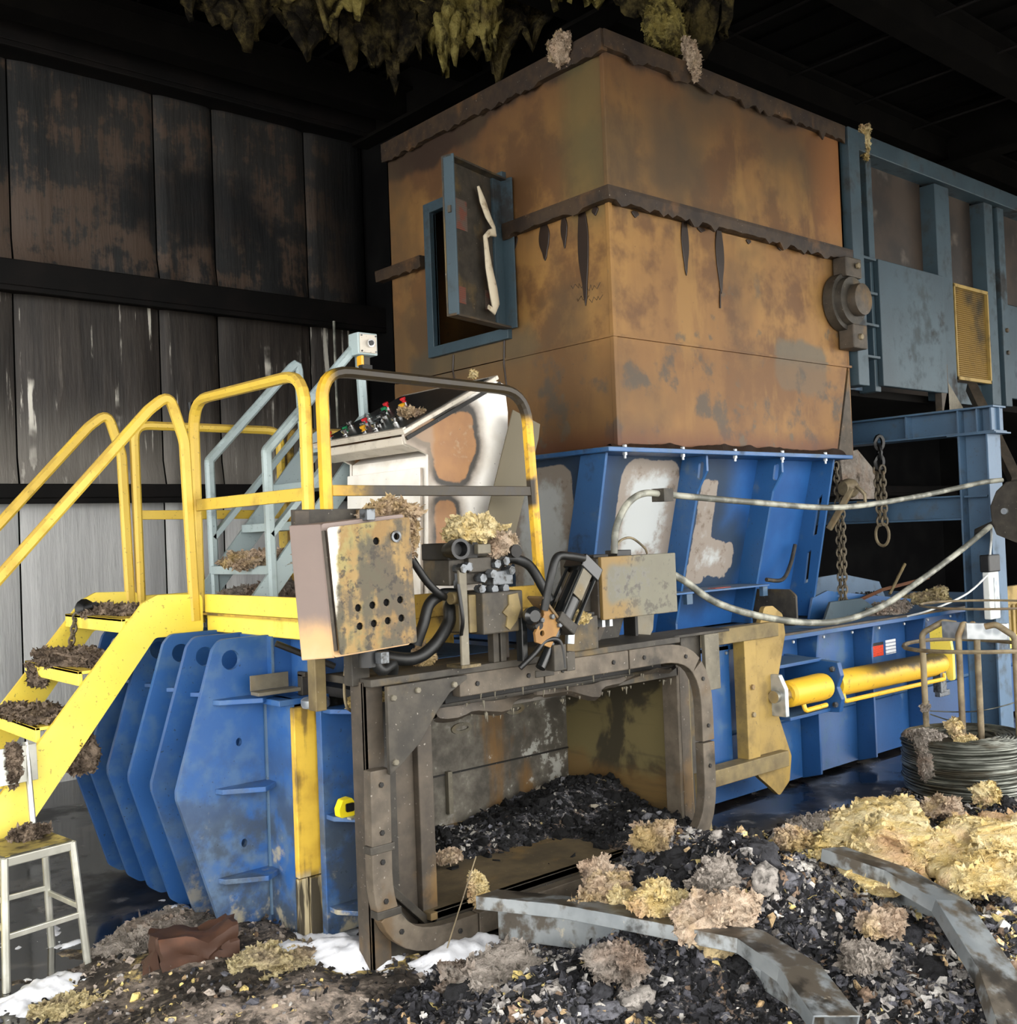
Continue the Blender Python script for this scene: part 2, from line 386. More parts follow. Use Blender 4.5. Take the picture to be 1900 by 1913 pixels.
mat('galv', lambda g: dict(c=g.mix('8f959a', 'b9bdc0', g.ss(g.vor(18), .2, .7)), r=.4, m=.6))
mat('chair_metal', lambda g: dict(c=g.mix('aaa99f', 'c5c4ba', g.ss(g.n(7, 5), .4, .65)), r=.35, m=.55))
mat('chair_seat', lambda g: dict(c=g.mix('a8975a', '4a4030', g.ss(g.n(12, 5)+g.n(3, 3, off=4)*.4, .66, .80)), r=.5, m=.2))
mat('rust_rod', f_char('5d5140', '8d8064', '7a5c34', .4, 27))
mat('red', lambda g: dict(c='c4222a', r=.35)); mat('green', lambda g: dict(c='0f7a4a', r=.35)); mat('amber', lambda g: dict(c='d39b1e', r=.35))
mat('dark_cap', lambda g: dict(c='16181a', r=.25))
mat('void', lambda g: dict(c='070707', r=.9))
mat('white_plastic', lambda g: dict(c=g.mix('c8ccca', '8f9290', g.ss(g.n(8, 4), .5, .75)), r=.4))
mat('strap', lambda g: dict(c=g.mix('cfc4ac', '9a8a70', g.ss(g.n(16, 5), .5, .7)), r=.8))
mat('sticker_red', lambda g: dict(c=g.mix('d8401c', '2a1512', g.ss((g.z*700).sin()*.5+g.n(140, 2), .75, .95)), r=.5))
mat('sticker_brown', lambda g: dict(c=g.mix(g.mix('5d5048', '6e4034', g.ss(g.n(9, 2), .48, .58)), '4a3d36', g.ss((g.z*500).sin()*.6+g.n(130, 2), .8, 1.0)*.6), r=.6))
mat('sticker_white', lambda g: dict(c=g.mix('d6d8da', '6a6f86', g.ss((g.z*260).sin()+g.n(90, 2), 1.1, 1.3)), r=.5))
mat('sticker_black', lambda g: dict(c='1b1a1c', r=.5))
def f_ins(base, lite, pink, dark, off, dk=.3):
    def f(g):
        a = g.n(6, 6, off=off, rough=.6); b = g.n(24, 6, off=off+4, rough=.7); e = g.n(2.5, 4, off=off+8)
        c = g.mix(base, lite, g.ss(a*.5+b*.5, .38, .62)); c = g.mix(c, pink, g.ss(e*.7+a*.3, .50, .62)*.75)
        c = g.mix(c, dark, g.ss(g.n(9, 6, off=off+12, rough=.65)*.7+e*.3, .66-dk*.25, .76-dk*.2)*.9)
        return dict(c=c, r=.95, sp=.1, b=b+a*.6, bs=1.0, bd=.05)
    return f
mat('insulation', f_ins('dcc07e', 'f3e2b4', 'cfa684', '8a7866', 1, .25))
mat('insulation_pink', f_ins('c0a68e', 'd8c4ae', 'd0b476', '6a5a50', 5, .4))
mat('insulation_grey', f_ins('8d847b', 'b0a79e', '9a8270', '464039', 9, .45))
mat('insulation_hang', f_ins('3f3724', '655a36', '2c2620', '131110', 15, 1.0))
mat('insulation_dirty', f_ins('b8a678', 'd6c89e', 'a08c7a', '6a5f54', 25, .55))
mat('insulation_roof', f_ins('85773f', 'ab9e60', '54472f', '241f19', 29, .8))
def f_fibre(g):
    a = g.n(14, 6, 1, 1, .4, off=3, rough=.7); return dict(c=g.mix('4a4038', '8c7c6c', g.ss(a, .35, .7)), r=.95, sp=.1, b=a, bs=.8, bd=.02)
mat('fibre', f_fibre)
def f_ash(g):
    b = g.n(9, 7, off=2, rough=.68); e = g.n(1.4, 4, off=5); h = g.n(30, 5, off=9, rough=.7); q = g.n(3.2, 5, off=31); fl = g.n(48, 5, off=19, rough=.75)
    c = g.mix('101011', '2c2c2e', g.ss(b*.6+h*.4, .40, .60))
    c = g.mix(c, '55555b', g.ss(h*.4+fl*.3+q*.3, .50, .58)*.85)
    c = g.mix(c, '9b948e', g.ss(fl*.4+g.n(17, 6, off=14, rough=.7)*.3+q*.15+e*.15, .53, .59)*.85)
    c = g.mix(c, '7d6a5a', g.ss(g.n(5, 6, off=22, rough=.65)*.6+fl*.4, .555, .60)*.85)
    c = g.mix(c, 'cbb57c', g.ss(g.n(6.5, 6, off=44, rough=.65)*.7+fl*.3, .60, .65)*.85)
    c = g.mix(c, 'd8d5d0', g.ss(fl*.6+q*.4, .60, .66)*.8)
    return dict(c=c, r=.8, sp=.3, b=b*.5+h*.4+fl*.4, bs=1.0, bd=.035)
mat('ash', f_ash)
def f_mud(g):
    b = g.n(7, 7, off=2, rough=.66); e = g.n(1.1, 4, off=5); h = g.n(28, 5, off=9, rough=.7); q = g.n(2.4, 5, off=51)
    c = g.mix('2a2622', '4c443d', g.ss(b*.6+h*.4, .40, .62)); c = g.mix(c, '857a70', g.ss(b*.4+q*.4+h*.2, .47, .58)*.9)
    c = g.mix(c, 'a8988a', g.ss(h*.5+q*.5, .54, .62)*.7); c = g.mix(c, 'cbb26a', g.ss(g.n(3.0, 6, off=61, rough=.6)*.8+h*.2, .55, .63)*.85)
    return dict(c=c, r=.75, sp=.3, b=b*.6+h*.5, bs=.9, bd=.02)
mat('mud', f_mud)
mat('clump', lambda g: dict(c=g.mix(g.attr('tone'), g.mix(g.attr('tone'), '0e0d0c', .75), g.ss(g.n(38, 5, rough=.7), .48, .66)), r=.85, sp=.25, b=g.n(55, 5, rough=.7), bs=.8, bd=.015))
def f_foam(g):
    a = g.n(16, 5, off=3); return dict(c=g.mix('e6e8ee', 'b9bcc4', g.ss(a, .45, .75)), r=.6, b=a, bs=.4, bd=.01)
mat('foam', f_foam)
def f_floor(g):
    a = g.n(1.2, 6, off=4); b = g.n(8, 6, off=7); 
    c = g.mix('0f0f10', '262423', g.ss(b, .4, .65)); c = g.mix(c, '4c4843', g.ss(g.n(2.4, 6, off=11)*.7+b*.3, .54, .62)*.8); c = g.mix(c, '8d8a86', g.ss(g.n(6, 6, off=17, rough=.65)*.6+a*.4, .58, .64)*.5)
    wet = g.ss(a, .58, .46)
    return dict(c=c, r=(.5-wet*.42).cl(), b=b, bs=.12, bd=.004)
mat('floor', f_floor)
mat('apron', lambda g: dict(c=g.mix('8d8a84', 'a29f98', g.n(2, 5)), r=.85, b=g.n(40, 3), bs=.2, bd=.004))
def f_wallp(g):
    z = g.z; a = g.n(1.1, 5, off=3); st = g.n(7, 5, 1, 1, .05, 6, rough=.65); fine = g.n(22, 5, 1, 1, .10, 9, rough=.65); bl = g.n(4, 6, off=14, rough=.65)
    low = g.mix('b4b5b5', 'c9cac9', g.ss(st*.6+fine*.4, .38, .66)); low = g.mix(low, '8a8b8c', g.ss(fine, .58, .7)*.5)
    mid = g.mix('231f1c', '3a342f', g.ss(fine*.6+st*.4, .38, .62)); mid = g.mix(mid, '6b655d', g.ss(fine*.45+st*.55, .58, .66)*.8)
    mid = g.mix(mid, 'd5d1c6', g.ss(g.n(11, 5, 1, 1, .035, 26, rough=.6)*.7+fine*.3, .565, .605)*g.ss(g.n(2.2, 4, off=28), .40, .55)); mid = g.mix(mid, '8b867e', g.ss(z+fine*.5, 3.1, 2.35)*.7)
    top = g.mix('1e1f20', '2f2e2d', g.ss(a, .4, .6)); br = g.ss(bl*.5+fine*.3+a*.2+g.ss(z, 4.9, 3.6)*.07-g.ss(g.x, 3.1, 3.6)*.02, .50, .57); top = g.mix(top, '54453a', br*.85)
    top = g.mix(top, '77726a', g.ss(fine*.5+st*.5, .59, .66)*g.ss(z, 4.2, 3.5)*.8)
    top = g.mix(top, '111214', g.ss(g.ell(g.x, z, 3.75, 4.35, .75, .35)+(bl-.5)*.4, .1, -.15)*.9)
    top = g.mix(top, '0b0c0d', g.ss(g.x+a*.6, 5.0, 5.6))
    c = g.mix(mid, top, g.ss(z, 3.56, 3.58)); c = g.mix(low, c, g.ss(z, 2.04, 2.06))
    c = g.mix(c, '0c0d10', g.ss(z, 5.16, 5.2))
    return dict(c=c, r=.55, b=st*.7+fine*.4, bs=.45, bd=.03)
mat('wall_insul', f_wallp)
mat('soot', lambda g: dict(c=g.mix('060607', '0e0e0e', g.ss(g.n(3, 5), .4, .7)), r=.9, sp=.1))
mat('soot_brown', lambda g: dict(c=g.mix('060504', '0d0b09', g.ss(g.n(4, 5), .4, .7)), r=.9, sp=.1))
mat('girt', lambda g: dict(c=g.mix('070606', '120e0d', g.ss(g.n(4, 5), .4, .7)), r=.7, sp=.2))
mat('deck_soot', lambda g: dict(c=g.mix('050505', '0e0d0c', g.ss(g.n(2, 5), .45, .7)), r=.9, sp=.1))
mat('mesh_yellow', lambda g: dict(c=g.mix('7a5e1c', '33290f', g.ss(g.n(3, 5), .45, .7)), r=.6))
def f_conv(g):
    a = g.n(1.6, 5, off=3); b = g.n(6, 5, off=7); c = g.mix('40352c', '2a2420', g.ss(a, .4, .6)); c = g.mix(c, '6b6258', g.ss(a*.6+b*.4, .54, .66)*.7); return dict(c=c, r=.55, m=.2)
mat('conv_panel', f_conv)
mat('cardboard', lambda g: dict(c=g.mix('3a2214', '55331f', g.ss(g.n(6, 5), .4, .65)), r=.7, b=g.n(30, 4), bs=.2, bd=.004))
def f_sheet(g):
    a = g.n(2, 5, off=3); b = g.n(14, 6, off=5); c = g.mix('6a7074', '8d9294', g.ss(a, .4, .6)); c = g.mix(c, '4a4032', g.ss(b*.5+a*.5+g.nz*.08, .52, .62)*.9); c = g.mix(c, '23201c', g.ss(g.n(5, 6, off=9)+g.nz*.1, .60, .70)*.9); c = g.mix(c, 'b5ab98', g.ss(g.n(7, 6, off=13, rough=.65), .62, .69)*.8)
    return dict(c=c, r=.42, m=.4, b=b, bs=.12, bd=.004)
mat('sheet', f_sheet)
mat('wire', lambda g: dict(c=g.mix(g.mix('44463f', '7e8078', g.ss(g.n(5, 5, 1, 1, 12), .42, .62)), '3e372a', g.ss(g.n(3, 5, 1, 1, 5, off=4), .5, .62)*.8), r=.38, m=.6))
mat('tape', lambda g: dict(c='e8d21a', r=.4))
mat('chain', f_char('4a4338', '6d6350', '7a5a34', .4, 33))
# ------------------------------------------------------------------ setting
fl = Mb().box(-6, 16, .2, 8.3, -.12, 0).o('floor', 'floor', kind='structure', label='wet soot-blackened concrete floor of the burnt hall')
Mb().box(-14, 24, -16, .2, -.14, -.02).o('floor', 'apron', kind='structure', label='unseen concrete apron outside the hall, made pale to bounce light')  # out of view, kept pale so it bounces light into the hall
Mb().box(-14, -6, .2, 9, -.14, -.02).o('floor', 'apron', kind='structure', label='unseen pale yard slab added beside the hall to bounce light')  # unseen slab added for light bounce
wb = Mb().box(-6, 16, 8.0, 8.25, 0, 5.7).o('wall_back', 'soot', kind='structure', label='long back wall lined with sooty insulation sheets')
xs = [-6, -4.0, -2.95, -1.9, -.85, .2, 1.27, 2.34, 3.41, 3.9, 4.75, 5.34, 6.6, 7.7, 8.8, 9.9, 11, 12, 13, 14, 15, 16]
rows = [(0.0, 2.03), (2.13, 3.5), (3.68, 5.19)]
rg = random.Random(3)
for i in range(len(xs)-1):
    for j, (z0, z1) in enumerate(rows):
        if xs[i] > 5.3: continue
        x0, x1 = xs[i]+.006, xs[i+1]-.006; nx = 10; nz = 14; v = []; f = []
        for a in range(nx+1):
            for b in range(nz+1):
                s, t = a/nx, b/nz; x = x0+(x1-x0)*s; z = z0+(z1-z0)*t
                bul = (math.sin(math.pi*s)*.5+.5)*math.sin(math.pi*min(1, s*6))**.5 if s < 1/6 else 1
                edge = min(1, s*9, (1-s)*9)
                sag = .05*max(0, 1-t*7)*(j > 0) if True else 0
                y = 7.985-.028*edge-sag*(.4+.6*math.sin(s*7+i))-.018*float(fbm(np.array([x*3.1]), np.array([z*.8+j*9]))[0])
                v.append((x, y, z))
        f = [(a*(nz+1)+b, (a+1)*(nz+1)+b, (a+1)*(nz+1)+b+1, a*(nz+1)+b+1) for a in range(nx) for b in range(nz)]
        Mb().add(v, f).o('insulation_panel', 'wall_insul', wb, smooth=True, ang=60)
for k, (z0, z1, y0) in enumerate(((2.03, 2.13, 7.74), (3.5, 3.68, 7.70), (5.19, 5.42, 7.66))):
    Mb().box(-6, 16, y0, 8.0, z0, z1).box(-6, 16, y0, y0+.03, z0-.04, z0).o('trim_%d' % (k+1), 'girt', kind='structure', bev=.006, label=('lowest', 'middle', 'uppermost')[k]+' dark steel girt along the back wall')
Mb().box(5.36, 5.66, 7.45, 8.0, 0, 5.5).o('trim_4', 'soot', kind='structure', bev=.01, label='soot-black steel column on the back wall beside the hopper')
ce = Mb().box(-6, 16, -.5, 8.3, 5.72, 5.8).o('ceiling', 'deck_soot', kind='structure', label='soot-black metal roof deck')
for i in range(56):
    x = -5.8+i*.39; Mb().box(x, x+.05, .2, 8.2, 5.69, 5.72).o('roof_seam', 'deck_soot', ce)
Mb().box(5.2, 5.42, .3, 7.9, 5.14, 5.17).box(5.2, 5.42, .3, 7.9, 5.6, 5.63).box(5.3, 5.32, .3, 7.9, 5.17, 5.6).o('trim_5', 'soot_brown', kind='structure', label='sooty steel rafter above the hopper')
Mb().box(10.2, 10.42, .3, 7.9, 5.14, 5.17).box(10.2, 10.42, .3, 7.9, 5.6, 5.63).box(10.3, 10.32, .3, 7.9, 5.17, 5.6).o('trim_6', 'soot_brown', kind='structure', label='farther sooty steel rafter above the conveyor')
for k, y in enumerate((.9, 2.4, 3.72, 4.98, 6.2, 7.2)):
    Mb().box(-6, 16, y, y+.20, 5.20, 5.225).box(-6, 16, y, y+.025, 5.225, 5.42).box(-6, 16, y-.1, y+.02, 5.40, 5.425).o('trim_%d' % (7+k), 'soot_brown', kind='structure', label='sooty roof purlin number %s counted from the open front' % ('one two three four five six'.split()[k]))
for k, x in enumerate((6.6, 7.6, 8.6, 9.6, 10.8, 12)):
    Mb().tube([(x, 2.4, 5.35), (x+.02, 7.3, 5.35)], .012, 6).o('trim_%d' % (13+k), 'girt', kind='structure', label='thin roof bracing rod %s beyond the hopper' % ('one two three four five six'.split()[k]))
Mb().box(-6, 16, -.5, -.3, 3.75, 5.8).o('wall_added_header', 'soot', kind='structure', label='unseen wall header added over the open front to darken the upper hopper')  # out of view, added to cut the sky light on the upper hopper
Mb().box(15.8, 16, .2, 8.2, 0, 5.7).o('wall_right', 'soot', kind='structure', label='sooty end wall far behind the conveyor')

# ------------------------------------------------------------------ hopper
hp = thing('hopper', 'large rust-brown scorched sheet steel hopper above the blue baler', 'hopper', (5.6, 5.2, 2.12))
X0, X1, Y0, Y1 = 4.40, 6.84, 4.10, 6.24
Mb().box(X0, X1, Y0, Y0+.012, 3.5, 4.42).o('wall_panel', 'hopper_front', hp)
Mb().box(X0, X1-.02, Y0+.001, Y0+.013, 2.756, 3.494).o('wall_panel', 'hopper_front', hp)
Mb().prism('y', [(X0, 2.115), (6.62, 2.115), (6.80, 2.748), (X0, 2.748)], Y0-.004, Y0+.01).o('wall_panel', 'hopper_front', hp)
Mb().prism('y', [(6.63, 2.115), (6.82, 2.115), (6.81, 2.72)], Y0-.01, Y0+.01).o('corner_gusset', 'char_brown', hp)
Mb().prism('x', [(Y0, 2.756), (Y1, 2.756), (Y1, 4.42), (Y0, 4.42)], X0, X0+.012, [[(5.03, 2.94), (5.72, 2.94), (5.72, 3.85), (5.03, 3.85)]]).o('wall_panel', 'hopper_left', hp)
Mb().box(X0-.004, X0+.01, Y0, Y1, 2.115, 2.748).o('wall_panel', 'hopper_left', hp)
Mb().box(X1-.02, X1, Y0, Y1, 2.12, 4.42).o('wall_panel', 'hopper_left', hp)
Mb().box(X0, X1, Y1-.012, Y1, 2.12, 4.42).o('wall_panel', 'hopper_front', hp)
Mb().box(X0, X1, Y0, Y1, 4.41, 4.42).o('top_light_blocker', 'char_black', hp)  # unseen plate added over the top to keep light out of the hopper
Mb().prism('y', [(X0-.012, 2.12), (X0+.02, 2.12), (X0+.02, 4.42), (X0-.006, 4.42)], Y0-.012, Y0+.02).o('corner_strip', 'hopper_front', hp, bev=.004)
def band(name, pts, zt, h, d, jag, seed, mt='hopper_band'):
    "angle iron with a ragged burnt lower edge, following points in plan"
    r = random.Random(seed); m = Mb()
    for (a, b) in zip(pts[:-1], pts[1:]):
        a = Vector((*a, 0)); b = Vector((*b, 0)); t = (b-a).normalized(); nrm = Vector((t.y, -t.x, 0)); L = (b-a).length; n = max(2, int(L/.04)); v = []
        for i in range(n+1):
            p = a+t*(L*i/n); j = jag*r.random()**3
            for q, z in ((p, zt), (p+nrm*d, zt), (p+nrm*d, zt-h*.25-j*.2), (p+nrm*d*.92, zt-h-j), (p+nrm*d*.75, zt-h-j), (p+nrm*.0, zt-h)): v.append((q.x, q.y, z))
        f = [(i*6+k, i*6+(k+1) % 6, (i+1)*6+(k+1) % 6, (i+1)*6+k) for i in range(n) for k in range(6)]+[(0, 1, 2, 3, 4, 5), tuple(range(n*6+5, n*6-1, -1))]
        m.add(v, f)
    return m
band('b', [(X0+.0, Y0+.0), (X1, Y0)], 3.575, .075, .07, .05, 1).o('stiffener_angle', 'hopper_band', hp)
band('b', [(X0, 4.94), (X0, Y0-.07)], 3.575, .075, .07, .03, 2).o('stiffener_angle', 'hopper_band', hp)
band('b', [(X0, Y1+.1), (X0, 5.80)], 3.575, .075, .07, .02, 3).o('stiffener_angle', 'hopper_band', hp)
band('b', [(X0-.03, Y0), (X1, Y0)], 4.47, .10, .05, .06, 4).o('rim_angle', 'hopper_band', hp)
band('b', [(X0, Y1), (X0, Y0-.04)], 4.47, .12, .05, .03, 5).o('rim_angle', 'hopper_band', hp)
Mb().box(X0-.02, X1, Y0-.02, Y0+.004, 2.742, 2.757).o('seam_ridge', 'hopper_front', hp)
Mb().box(X0-.018, X0+.004, Y0, 5.02, 2.742, 2.757).o('seam_ridge', 'hopper_left', hp)
def drip(y_or_x, z0, z1, w, face):
    n = 12; pts = []
    for i in range(n+1):
        t = i/n; ww = w*(.75+.5*math.sin(math.pi*min(1, t*1.3)))*(1 if t < .55 else math.sqrt(max(0, (1-t)/.45))) ; pts.append((t, ww))
    L = [(y_or_x-ww/2*(1+.1*math.sin(9*t)), z0+(z1-z0)*t) for t, ww in pts]; R = [(y_or_x+ww/2, z0+(z1-z0)*t) for t, ww in reversed(pts[:-1])]
    m = Mb()
    if face == 'front': m.prism('y', L+R, Y0-.008, Y0)
    else: m.prism('x', L+R, X0-.008, X0)
    m.o('tar_drip', 'tar', hp, bev=.003)
for a in ((5.06, 3.50, 3.17, .055), (5.395, 3.50, 3.10, .065), (4.62, 3.49, 3.45, .05), (5.22, 3.49, 3.46, .06), (5.70, 3.49, 3.46, .04), (6.05, 3.49, 3.47, .05)): drip(*a, 'front')
Mb().tube([(5.385, 4.097, 3.12), (5.378, 4.096, 3.06), (5.376, 4.096, 3.01)], .006, 5).o('tar_drip', 'tar', hp)
for a in ((4.63, 3.50, 3.285, .075), (4.458, 3.50, 3.32, .045), (4.305, 3.50, 2.95, .07), (4.90, 3.50, 3.42, .05), (4.20, 3.5, 3.45, .04)): drip(*a, 'left')
for (y, z0, z1) in ((5.55, 2.86, 2.66), (5.03, 2.88, 2.56)):
    Mb().tube([(X0-.004, y, z0), (X0-.006, y+.01, (z0+z1)/2), (X0-.004, y-.008, z1)], .007, 5).o('tar_drip', 'tar', hp)
# pencilled scrawl on the corner panel
rg = random.Random(5)
m = Mb()
for (y0, z0) in ((4.42, 3.08), (4.30, 3.05), (4.38, 3.0), (4.28, 2.98)):
    m.tube([(X0-.001, y0-.018*i+rg.uniform(-.008, .008), z0+.012*(-1)**i+rg.uniform(-.006, .006)) for i in range(7)], .0016, 4)
m.o('scrawl', 'tar', hp)
# opening frame + open leaf
Mb().prism('x', [(4.96, 2.87), (5.79, 2.87), (5.79, 3.92), (4.96, 3.92)], X0-.035, X0+.02, [[(5.03, 2.94), (5.72, 2.94), (5.72, 3.85), (5.03, 3.85)]]).o('opening_frame', 'conv_blue', hp, bev=.004)
leaf = Mb()
ha = Vector((4.355, 4.975, 0)); hb = Vector((3.80, 4.83, 0)); d = (hb-ha).normalized(); nn = Vector((-d.y, d.x, 0)); nn = nn if nn.y < 0 else -nn
def leafp(s, t, z): 
    p = ha+d*s+nn*t; return (p.x, p.y, z)
def leafbox(s0, s1, t0, t1, z0, z1):
    m = Mb(); v = [leafp(s, t, z) for s in (s0, s1) for t in (t0, t1) for z in (z0, z1)]
    return m.add(v, [(0, 1, 3, 2), (4, 6, 7, 5), (0, 4, 5, 1), (2, 3, 7, 6), (0, 2, 6, 4), (1, 5, 7, 3)])
LW = (hb-ha).length; z0, z1 = 2.925, 3.86
lf = leafbox(0, LW, -.012, 0, z0, z1).o('access_door', 'char', hp)
leafbox(LW-.012, LW, 0, .075, z0, z1).o('door_rim', 'conv_blue', lf, bev=.003)
leafbox(0, .012, 0, .10, z0, z1).o('door_rim', 'conv_blue', lf, bev=.003)
leafbox(.012, .10, 0, .02, z0, z1).o('hinge_flange', 'conv_blue', lf, bev=.003)
leafbox(0, LW, 0, .06, z1-.012, z1).o('door_rim', 'char', lf); leafbox(0, LW, 0, .06, z0, z0+.012).o('door_rim', 'char_brown', lf)
leafbox(LW-.02, LW+.012, .03, .05, 3.52, 3.56).o('latch', 'char_brown', lf)
leafbox(.36, .50, .0005, .004, 3.46, 3.64).o('warning_label', 'sticker_brown', lf); leafbox(.40, .49, .0005, .004, 3.02, 3.12).o('warning_label', 'sticker_brown', lf); leafbox(.14, .2, .0005, .004, 3.02, 3.14).o('warning_label', 'sticker_brown', lf)
sp = []
for i, (s, t, z, w) in enumerate(((.30, .05, 3.74, .012), (.26, .05, 3.66, .03), (.21, .05, 3.58, .028), (.17, .06, 3.52, .02), (.18, .07, 3.48, .03), (.23, .07, 3.47, .02), (.26, .06, 3.44, .022), (.25, .06, 3.36, .024), (.235, .06, 3.26, .034), (.20, .06, 3.14, .042), (.18, .06, 3.05, .04), (.20, .06, 3.0, .025), (.255, .06, 3.02, .016))): sp.append((leafp(s, t, z), w))
m = Mb(); pp = [Vector(p) for p, w in sp]
v = []; N = 8
for i, (p, w) in enumerate(sp):
    a = pp[max(0, i-1)]; b = pp[min(len(pp)-1, i+1)]; tt = (b-a).normalized(); side = tt.cross(nn).normalized()
    for k in range(N):
        an = 2*math.pi*k/N; v.append(pp[i]+side*math.cos(an)*w+nn*math.sin(an)*w*.45)
m.add(v, [(i*N+k, i*N+(k+1) % N, (i+1)*N+(k+1) % N, (i+1)*N+k) for i in range(len(sp)-1) for k in range(N)]+[tuple(range(N)), tuple(range(len(sp)*N-1, len(sp)*N-N-1, -1))])
m.o('twisted_strap', 'strap', smooth=True, label='twisted off-white cloth strap hanging on the open hopper door', category=None) if False else tag(m.o('twisted_strap', 'strap', smooth=True, ang=80), 'twisted off-white cloth strap hanging on the open hopper door', 'strap')

# ------------------------------------------------------------------ feed chute
ch = thing('feed_chute', 'blue ribbed feed chute with burnt pale patches under the hopper', 'chute', (5.4, 5.0, 1.0))
Mb().box(4.24, 6.70, 4.02, 6.32, 2.085, 2.112).o('flange', 'blue', ch, bev=.004)
def chq(x0, x1):
    v = [(x, y, z) for x in (x0, x1) for (y, z) in ((4.27, 2.085), (4.55, .99), (4.57, .99), (4.29, 2.085))]
    return Mb().add(v, [(0, 1, 2, 3), (7, 6, 5, 4), (0, 4, 5, 1), (1, 5, 6, 2), (2, 6, 7, 3), (3, 7, 4, 0)])
chq(4.34, 5.16).o('front_wall', 'chute_wall', ch); chq(5.18, 5.94).o('front_wall', 'chute_wall', ch); chq(5.96, 6.58).o('front_wall', 'chute_wall', ch)
Mb().prism('x', [(4.17, 2.085), (6.1, 2.085), (5.8, .99), (4.42, .99)], 4.32, 4.34).o('end_wall', 'chute_wall', ch)
Mb().prism('x', [(4.10, 2.085), (4.30, 2.085), (4.42, 1.62), (4.52, 1.1), (4.40, .99), (4.33, 1.02)], 4.30, 4.319).o('rib', 'blue', ch, bev=.003)
slot = [(4.128+.02*math.cos(a)+ (.012 if math.sin(a) < 0 else -.004), 1.995+.02*math.sin(a)+(.035 if math.sin(a) > 0 else -.035)) for a in [2*math.pi*k/14+.1 for k in range(14)]]
ribp = [(4.085, 2.085), (4.085, 1.99), (4.165, 1.87), (4.38, 1.05), (4.38, .99), (4.56, .99), (4.28, 2.085)]
r1 = Mb().prism('x', ribp, 5.16, 5.18, [slot]).o('rib', 'blue', ch, bev=.002)
rep(r1, .78, 0, 0)
Mb().prism('x', [(4.10, 2.085), (4.32, 1.05), (4.34, .99), (4.56, .99), (4.28, 2.085)], 6.58, 6.60, [[(4.20, 1.85), (4.235, 1.82), (4.29, 1.56), (4.26, 1.57)], [(4.31, 1.46), (4.34, 1.44), (4.38, 1.22), (4.35, 1.23)]]).o('rib', 'blue', ch, bev=.002)
Mb().prism('x', [(4.28, 2.085), (6.1, 2.085), (5.8, .99), (4.56, .99)], 6.58, 6.60).o('end_wall', 'blue', ch)
Mb().box(4.34, 5.16, 4.22, 4.50, 1.244, 1.256).o('shelf', 'blue', ch, bev=.002); Mb().box(5.18, 5.94, 4.22, 4.50, 1.244, 1.256).o('shelf', 'blue', ch, bev=.002)
Mb().box(5.44, 5.60, 4.28, 4.34, 1.256, 1.258).o('warning_label', 'sticker_red', ch)
Mb().box(5.10, 5.155, 4.23, 4.26, 1.18, 1.244).o('tab', 'frame_blue', ch); Mb().box(5.88, 5.93, 4.23, 4.26, 1.18, 1.244).o('tab', 'frame_blue', ch)
for x in (4.40, 4.9, 5.40, 5.9, 6.40):
    b = Mb().hexbolt((x, 4.05, 2.112), (0, 0, 1), .014, .016).o('bolt', 'galv', ch); Mb().cyl((x, 4.05, 2.085), (x, 4.05, 2.05), .008, 8).cyl((x, 4.05, 2.085), (x, 4.05, 2.068), .014, 6).o('bolt_nut', 'galv', b)
m = Mb(); v = []; n = 130
for i in range(n+1):
    x = 4.30+2.36*i/n; h = .012+.05*max(0.0, float(fbm(np.array([x*3.2]), np.array([.5]), 1.0, 4)[0])-.42)*3; v += [(x, 4.045, 2.112), (x, 4.065, 2.112+h), (x, 4.095, 2.112+h*.6)]
m.add(v, [(i*3+k, (i+1)*3+k, (i+1)*3+k+1, i*3+k+1) for i in range(n) for k in range(2)])
m.o('soot_crust', 'tar', ch, kind='stuff')

# ------------------------------------------------------------------ baler body
bb = thing('baler_body', 'long blue steel horizontal baler body with ribbed side and end plates', 'baler', (4.6, 4.6, 0))
Mb().box(2.33, 2.37, 4.0, 5.5, .02, 1.24).o('end_wall', 'blue_rib', bb)
ribs = fil2([(2.02, 1.255), (1.985, 1.215), (1.81, .655), (1.81, .62), (1.985, .06), (2.04, .02), (2.33, .02), (2.33, 1.255)], .05)
hole = circ(2.065, 1.165, .042, 16)
rb1 = Mb().prism('y', ribs, 4.20, 4.225, [hole, circ(2.09, .815, .014, 10, .018), circ(2.10, .387, .014, 10, .018)]).o('rib', 'blue_rib', bb, bev=.004)
rb2 = Mb().prism('y', ribs, 4.45, 4.475, [hole]).o('rib', 'blue_rib', bb, bev=.004)
for dy in (.25, .5, .75, 1.0): rep(rb2, 0, dy, 0)
def gus(z, y0=4.2, d=.13):
    return Mb().prism('z', [(1.975, y0), (2.30, y0), (2.30, y0-.02), (2.14, y0-d), (1.99, y0-.04)], z, z+.022).o('gusset', 'blue_rib', bb, bev=.003)
gus(.985); gus(.615); gus(.245)
for y in (4.45, 4.7, 4.95, 5.2):
    Mb().prism('z', [(1.99, y), (2.33, y), (2.33, y-.2), (2.2, y-.2), (2.03, y-.06)], .995, 1.015).o('gusset', 'blue_rib', bb, bev=.003)
Mb().box(2.215, 2.235, 3.98, 4.2, .02, 1.0).o('web_plate', 'blue_rib', bb); Mb().tube([(2.213, 4.19, .06), (2.213, 4.19, .98)], .008, 5).o('weld_bead', 'frame_blue', bb)
Mb().box(2.235, 2.62, 4.16, 4.45, 1.02, 1.25).o('top_block', 'blue_rib', bb, bev=.004); Mb().tube([(2.24, 4.16, 1.05), (2.24, 4.16, 1.245)], .007, 5).o('weld_bead', 'frame_blue', bb)
